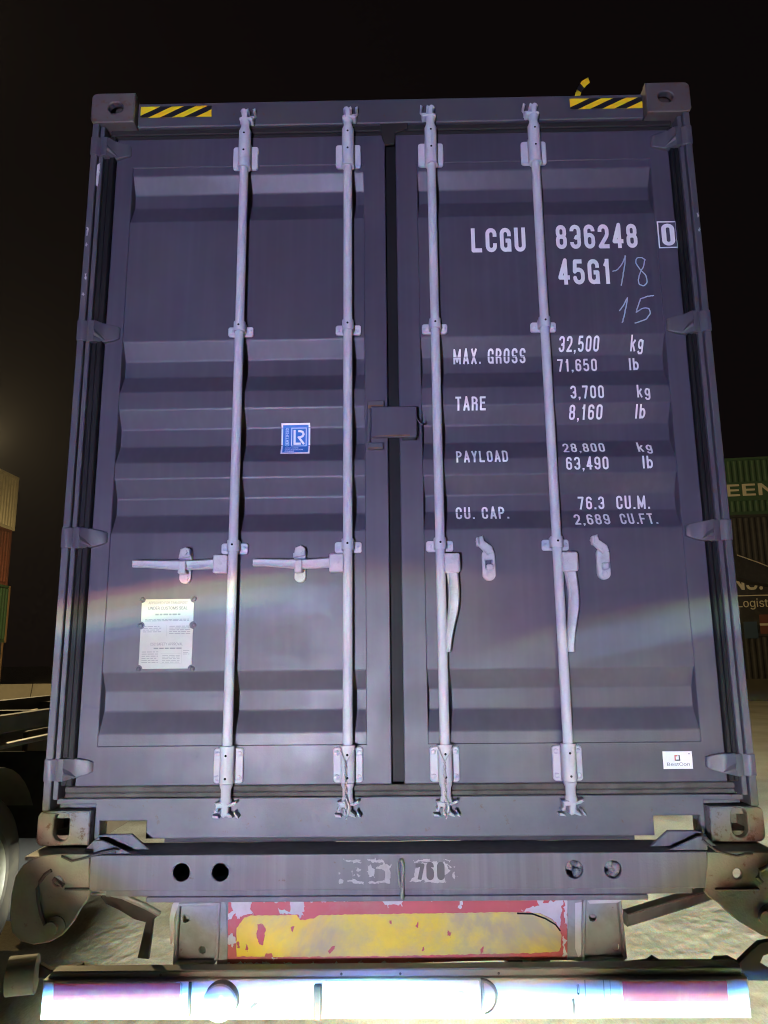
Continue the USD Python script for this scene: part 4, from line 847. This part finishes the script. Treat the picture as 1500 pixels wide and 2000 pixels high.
obj('side_panel', [bx(-2.70, -2.66, 2.9, 10.5, .30, 1.37, .01)], worn('brown_panel', (.05, .035, .02), rough=.7, bump=.2), nb)
obj('mudflap', [bx(-2.92, -2.22, 2.74, 2.76, .16, 1.25, .004)], BLACK, nb)
obj('side_panel', [bx(-3.79, -3.75, .6, 13, .30, 1.375)], CHDARK, nb)
tri = at(27, 1540, 2.9); obj('side_marker', [plate(Polygon([(tri[0]-.028, tri[2]+.05), (tri[0]+.028, tri[2]+.045), (tri[0]+.012, tri[2]-.045)]), 2.88, 2.9, .002)], plain('marker_amber', (.62, .42, .22), .4), nb)

# ------------------------------------------------------------------ stacks in the yard
def stack_box(name, label, mat, x, y, z, rz=0, length=12.19, h=2.896, letters=None, post=None, group=None, ribs=True, end=False):
    """A far container lying across the view (its long side faces the camera): x, y, z is its right front bottom corner."""
    t = thing(name, label, 'shipping container', (x, y, z), rz, group)
    w = corrugated(length-.3, .16, h-.16, True); v = w.vertices.copy()
    w.vertices = np.column_stack([-length+.15+v[:, 0], .01+v[:, 1], v[:, 2]])
    obj('side_wall', [w, bx(-length+.1, -.1, .06, 2.43, .05, h-.05)], mat, t, smooth=False)
    pm = post or mat
    for a, b in ((-length, -length+.149), (-.149, 0)): obj('corner_post', bx(a, b, 0, .16, .12, h-.12), pm, t)
    for a, b in ((0, .119), (h-.119, h)):
        obj('rail', bx(-length+.179, -.179, .002, .12, a+.0, b), mat, t)
        for c in (-length, -.178): obj('corner_casting', bx(c, c+.178, -.004, .17, a, b), pm, t)
    return t
LX, LY = -20.05, 36.0
stack_box('stacked_container', 'cream yellow container on top of the stack at the left edge', CREAM, LX, LY, 8.70, 90)
stack_box('stacked_container', 'red brown container under the cream one at the left edge', REDC, LX, LY-.25, 5.80, 90)
stack_box('stacked_container', 'green container with tan corner post low in the left stack', GREENC, LX, LY+.1, 2.90, 90, post=TANP)
stack_box('stacked_container', 'dark navy container at the foot of the left stack', NAVYC, LX, LY-.15, 0.0, 90, post=TANP)
for k in range(3):
    stack_box('dark_container', ['unlit dark container on the ground in the gap right of the cream stack', 'unlit dark container second up in the gap right of the cream stack', 'unlit dark container third up in the gap right of the cream stack'][k], FARDK, -9.0, 56.0, 2.9*k)
# right stack, turned a little so that its right end stands nearer
RX, RY, RZ = 26.2, 32.4, -9.0
def right_box(label, mat, z): return stack_box('stacked_container', label, mat, RX, RY, z, RZ)
t = right_box('dark green container with EEN lettering atop the right stack', GREENC, 8.70)
def wall_text(text, x0, x1, z0, z1, t, parent, mat=LETY, bold=True, name='lettering'):
    m = meshkit.text_mesh(text, 1.0, .02, bold=bold); b = m.bounds; v = (m.vertices-b[0])/(b[1]-b[0])
    mm = trimesh.Trimesh(np.column_stack([x0+v[:, 0]*(x1-x0), -.012-v[:, 2]*.01, z0+v[:, 1]*(z1-z0)]), m.faces, process=False); mm.fix_normals()
    return obj(name, mm, mat, parent, smooth=False)
def local(px, py):
    """The point of the right stack's front plane seen at (px, py), in the stack's own axes."""
    c, s = math.cos(math.radians(RZ)), math.sin(math.radians(RZ)); n = np.array([-s, c, 0]); p0 = np.array([RX, RY, 0])
    d = _r*(px-750)/FPX+_u*(1000-py)/FPX+_f; o = np.array([CX, CY, CZ]); q = o+d*(((p0-o)@n)/(d@n)); e = q-p0
    return c*e[0]+s*e[1], q[2]
a, b = local(1420, 970), local(1512, 938)
bd = [bx(a[0]-.3, b[0]+.2, -.011, .0095, a[1]-8.7-.25, b[1]-8.7+.0, 0)]
obj('name_board', bd, GREENC, t)
wall_text('EEN', a[0], b[0], a[1]-8.7, b[1]-8.7-.12, 0, t)
right_box('near black ribbed container under the green lettered one', FARDK, 5.80)
t = right_box('near black container with Logistics lettering in the right stack', worn('black_blue_paint', (.02, .022, .026), rough=.6, var=.2, scale=.8, dirt_amt=.3, bump=0.0), 2.90)
a, b = local(1441, 1187), local(1516, 1168)
obj('name_board', bx(a[0]-.6, b[0]+.5, -.011, .0095, .4, 2.6), FARDK, t)
wall_text('Logistics', a[0], b[0]+.25, a[1]-2.9-.1, b[1]-2.9, 0, t, bold=False)
a, b = local(1435, 1153), local(1488, 1130)
wall_text('NS.', a[0]-.1, b[0], a[1]-2.9, b[1]-2.9+.25, 0, t)
a, b = local(1440, 1164), local(1530, 1162); obj('painted_line', bx(a[0], b[0], -.026, -.012, a[1]-2.9-.02, a[1]-2.9+.03), LETY, t)
t = right_box('dark container with blue panel at the foot of the right stack', FARDK, 0.0)
a, b = local(1455, 1247), local(1478, 1214); obj('blue_panel', bx(a[0], b[0], -.02, .009, a[1], b[1]), BLUEC, t)
a, b = local(1486, 1238), local(1510, 1200); obj('red_panel', bx(a[0], b[0], -.02, .009, a[1], b[1]), REDC, t)
a, b = local(1484, 1222), local(1512, 1217); obj('painted_line', bx(a[0], b[0], -.03, -.0205, a[1], b[1]), LETY, t)
# sloping dark boom in front of the lettering
boom = thing('loader_boom', 'dark sloping steel boom in front of the lettered container at right', 'boom')
p = [at(u, v, 27) for u, v in ((1395, 1078), (1452, 1090), (1515, 1112), (1515, 1146), (1470, 1139), (1400, 1118))]
obj('arm', [plate(Polygon([(q[0], q[2]) for q in p]), 26.8, 27.4, .02)], FARDK, boom)
obj('cable', tube([at(u, v, 26.7) for u, v in ((1440, 1084), (1480, 1098), (1520, 1114))], .02, 6), LETY, boom)
# concrete barriers before the stacks
def barrier_row(label, x0, x1, y, h, z=0.0):
    t = thing('concrete_barrier', label, 'barrier')
    x = x0
    while x < x1-.1:
        pr = np.array([(y-.3, z), (y-.28, z+.12), (y-.1, z+h*.5), (y-.08, z+h), (y+.08, z+h), (y+.3, z)])
        e = min(x+3.96, x1); V = [(q, a, b) for q in (x, e) for a, b in pr]
        obj('block', trimesh.convex.convex_hull(np.array(V)), CONC, t); x += 4.0
    return t
barrier_row('pale concrete barrier in front of the left container stack', -40, -12, 31.0, .95)
barrier_row('pale concrete barrier in front of the right container stack', 12, 36, 30.0, .9)

# ------------------------------------------------------------------ yard floodlights, outside the frame
LAMPY = usdkit.material(stage, L('floodlight_glass'), {'e': ('emission', {'color': (1, .82, .5), 'strength': 40.0})}, [], surface='e.emission')
def sphere_light(parent, loc, r, power, col):
    l = UsdLux.SphereLight.Define(stage, numbered(str(parent.GetPath()), 'light'))
    l.CreateRadiusAttr(r); l.CreateNormalizeAttr(True); l.CreateIntensityAttr(power); l.CreateColorAttr(Gf.Vec3f(*col)); l.AddTranslateOp().Set(Gf.Vec3d(*[float(v) for v in loc]))
    return l
def mast(label, x, y, h, power, col):
    t = thing('floodlight_mast', label, 'floodlight', (x, y, 0))
    obj('pole', trimesh.creation.cone(radius=.16, height=h*1.6, sections=16).slice_plane([0, 0, h], [0, 0, -1]), CHAS, t)
    d = np.array([0-x, 4-y, 0.0]); d /= np.linalg.norm(d); hd = bx(-.45, .45, -.14, .14, -.2, .2, .03)
    hd.apply_transform(trimesh.transformations.rotation_matrix(math.atan2(d[1], d[0])-math.pi/2, [0, 0, 1])); hd.apply_translation([0, 0, h+.25]); obj('lamp_head', hd, CHAS, t)
    p = np.array([d[0]*.55, d[1]*.55, h+.1]); g = trimesh.creation.icosphere(2, .16); g.apply_translation(p); obj('lamp_glass', g, LAMPY, t)
    sphere_light(t, p+d*.5, .2, power, col)
mast('tall yard floodlight mast left of the container stack', -14.4, 22.0, 9.3, 3400, (1.0, .76, .38))
mast('tall yard floodlight mast right of the container trailer', 33.0, 3.0, 16.0, 420, (1.0, .74, .36))
mast('tall yard floodlight mast left of the container trailer', -9.5, 10.0, 14.0, 420, (1.0, .72, .34))

# ------------------------------------------------------------------ headlamps of the truck behind the camera: small sources behind shaped shutters
HOUS = plain('lamp_housing', (.004, .004, .004), .9, .05)
YW = -.02                                            # the door plane that the shutters' shapes are given for
def module(hl, e, poly, rgb, disp, d=.25, r=.002, mix=(.66, .24, .10), soft=None, d2=.05, one=False):
    """A light box at e: a plate d in front of three coloured sources has an opening that throws the outline poly (x, z of the door plane).
    disp: per colour the small shift (dx, dy, dz) of its source, which gives the coloured fringe of a glass lens."""
    e = np.array(e, float); k = d/(YW-e[1])
    op = affinity.affine_transform(poly, [k, 0, 0, k, e[0]*(1-k), e[2]*(1-k)])
    b = op.bounds; px0, px1, pz0, pz1 = min(b[0], e[0])-.03, max(b[2], e[0])+.03, min(b[1], e[2])-.03, max(b[3], e[2])+.03
    pl = sbox(px0, pz0, px1, pz1).difference(op)
    y = e[1]+d
    obj('shutter', plate(pl, y, y+.002, .0002), HOUS, hl, smooth=False)
    obj('housing', [bx(px0-.004, px0, y-d-.08, y, pz0, pz1), bx(px1, px1+.004, y-d-.08, y, pz0, pz1), bx(px0, px1, y-d-.08, y, pz0-.004, pz0), bx(px0, px1, y-d-.08, y, pz1, pz1+.004), bx(px0, px1, y-d-.084, y-d-.08, pz0, pz1)], HOUS, hl, smooth=False)
    if soft is not None:                             # a second shutter close to the source: a wide soft edge
        k2 = d2/(YW-e[1]); op2 = affinity.affine_transform(soft, [k2, 0, 0, k2, e[0]*(1-k2), e[2]*(1-k2)])
        obj('shutter', plate(sbox(px0, pz0, px1, pz1).difference(op2), e[1]+d2, e[1]+d2+.001, .0001), HOUS, hl, smooth=False)
    if one:
        sphere_light(hl, e, r, max(rgb), [v/max(rgb) for v in rgb]); return
    for c in range(3):
        col = [rgb[k]*mix[abs(k-c)]/(sum(mix[abs(k-q)] for q in range(3))) for k in range(3)]
        p = max(col)
        if p > 0: sphere_light(hl, e+np.array(disp[c]), r, p, [v/p for v in col])
ARC = [(x, .825+.355*x*x) for x in np.linspace(-2.2, 2.2, 41)]
def radial(e, c, s, d=.25):
    """Source shifts that make one colour's outline larger (s > 0) or smaller about the point c of the door plane."""
    u = np.array([c[0]-e[0], YW-e[1], c[1]-e[2]], float); k = d/u[1]; return u*k*s
DL = -5.0
A_POLY = Polygon(ARC+[(2.2, 4.9), (-2.2, 4.9)])
PA, PB, PD, PS = 315.0, 185.0, 1500.0, 520.0
for side in (-1, 1):
    hl = thing('headlamp', ['left', 'right'][side > 0]+' projector headlamp of the truck standing behind the camera', 'headlamp')
    X0 = .9*side
    wA = 1.0 if side < 0 else .08
    e = np.array([X0, DL, 1.24])
    if side < 0: module(hl, e, A_POLY, [PA*wA*v for v in (1.0, .97, 1.55)], [radial(e, (0, 2.38), s) for s in (.038, .028, -.04)], mix=(.63, .25, .12))
    # lower, whiter field: its upper edge falls away outwards
    e = np.array([X0, DL, 1.08])
    if side < 0: top = [(-1.9, 1.86), (-1.22, 2.024), (-.98, 2.068), (-.69, 2.112), (-.39, 2.142), (-.13, 2.152), (.2, 2.14), (.6, 2.06)]
    else: top = [(-.3, 1.66), (.2, 1.84), (.5, 1.925), (.78, 1.985), (1.14, 2.046), (1.6, 2.09)]
    B_POLY = Polygon(top+[p for p in reversed(ARC) if top[0][0] < p[0] < top[-1][0]])
    wB = 1.0 if side < 0 else .75
    module(hl, e, B_POLY.buffer(0), [PB*wB*v for v in (.95, 1.02, .72)], [radial(e, (0, 1.25), s) for s in (.055, .02, -.045)], mix=(.66, .23, .11), r=.0011, soft=sbox(-4, 1.25, .30, 4) if side < 0 else sbox(.25, 1.25, 4, 4), d2=.03)
    # the bright rim of that field, thrown by the lens edge
    e = np.array([X0+.27*side, DL, 1.08])
    S_POLY = Polygon(top+[(x, z-.115) for x, z in reversed(top)])
    module(hl, e, S_POLY, [PS*(1.0 if side < 0 else .8)*v for v in (1.0, 1.0, .68)], [radial(e, (0, 1.25), s) for s in (.05, .022, -.03)], mix=(.62, .25, .13), r=.0011, soft=sbox(-4, -2, -.30, 4) if side < 0 else sbox(.80, -2, 4, 4), d2=.03)
    # dipped beam: everything under the cut-off
    e = np.array([X0, DL, .98])
    if side < 0:
        top = [(-6, .80), (-1.13, .80), (-1.08, .842), (-.62, .846), (-.40, .850), (-.22, .866), (-.05, .876), (6, .876)]
        module(hl, e, Polygon(top+[(6, -.3), (-6, -.3)]), [3.1*PD*v for v in (.96, .98, .86)], [(0, 0, .0008), (0, 0, .0), (0, 0, -.0009)], mix=(.8, .16, .04), soft=sbox(-1.63, -3, .10, 3))
    else:
        top = [(-6, .795), (6, .78)]
        module(hl, e, Polygon(top+[(6, -.3), (-6, -.3)]), [5.2*PD*v for v in (.96, .98, .84)], [(0, 0, .0003), (0, 0, .0), (0, 0, -.0004)], d=.10, mix=(.8, .16, .04), soft=sbox(-.05, -3, 9, 3), d2=.04)
        # the hot spot of the dipped beam, just under its cut-off
        e = np.array([X0+.62, DL, .98])
        module(hl, e, sbox(-1.2, .46, 5, .76), [7*PD*v for v in (.96, .98, .84)], [(0, 0, 0)]*3, r=.003, mix=(1, 0, 0), one=True)

# ------------------------------------------------------------------ thin night haze, which carries the glow of the floodlight at the left edge
HZ = usdkit.material(stage, L('night_haze'), {'v': ('principled_volume', {'color': (.9, .9, .9), 'density': .00013, 'anisotropy': .45})}, [], volume='v.volume')
struct('haze', bx(-405, 405, -65, 405, -1, 17.8), HZ, kind='stuff', smooth=False)
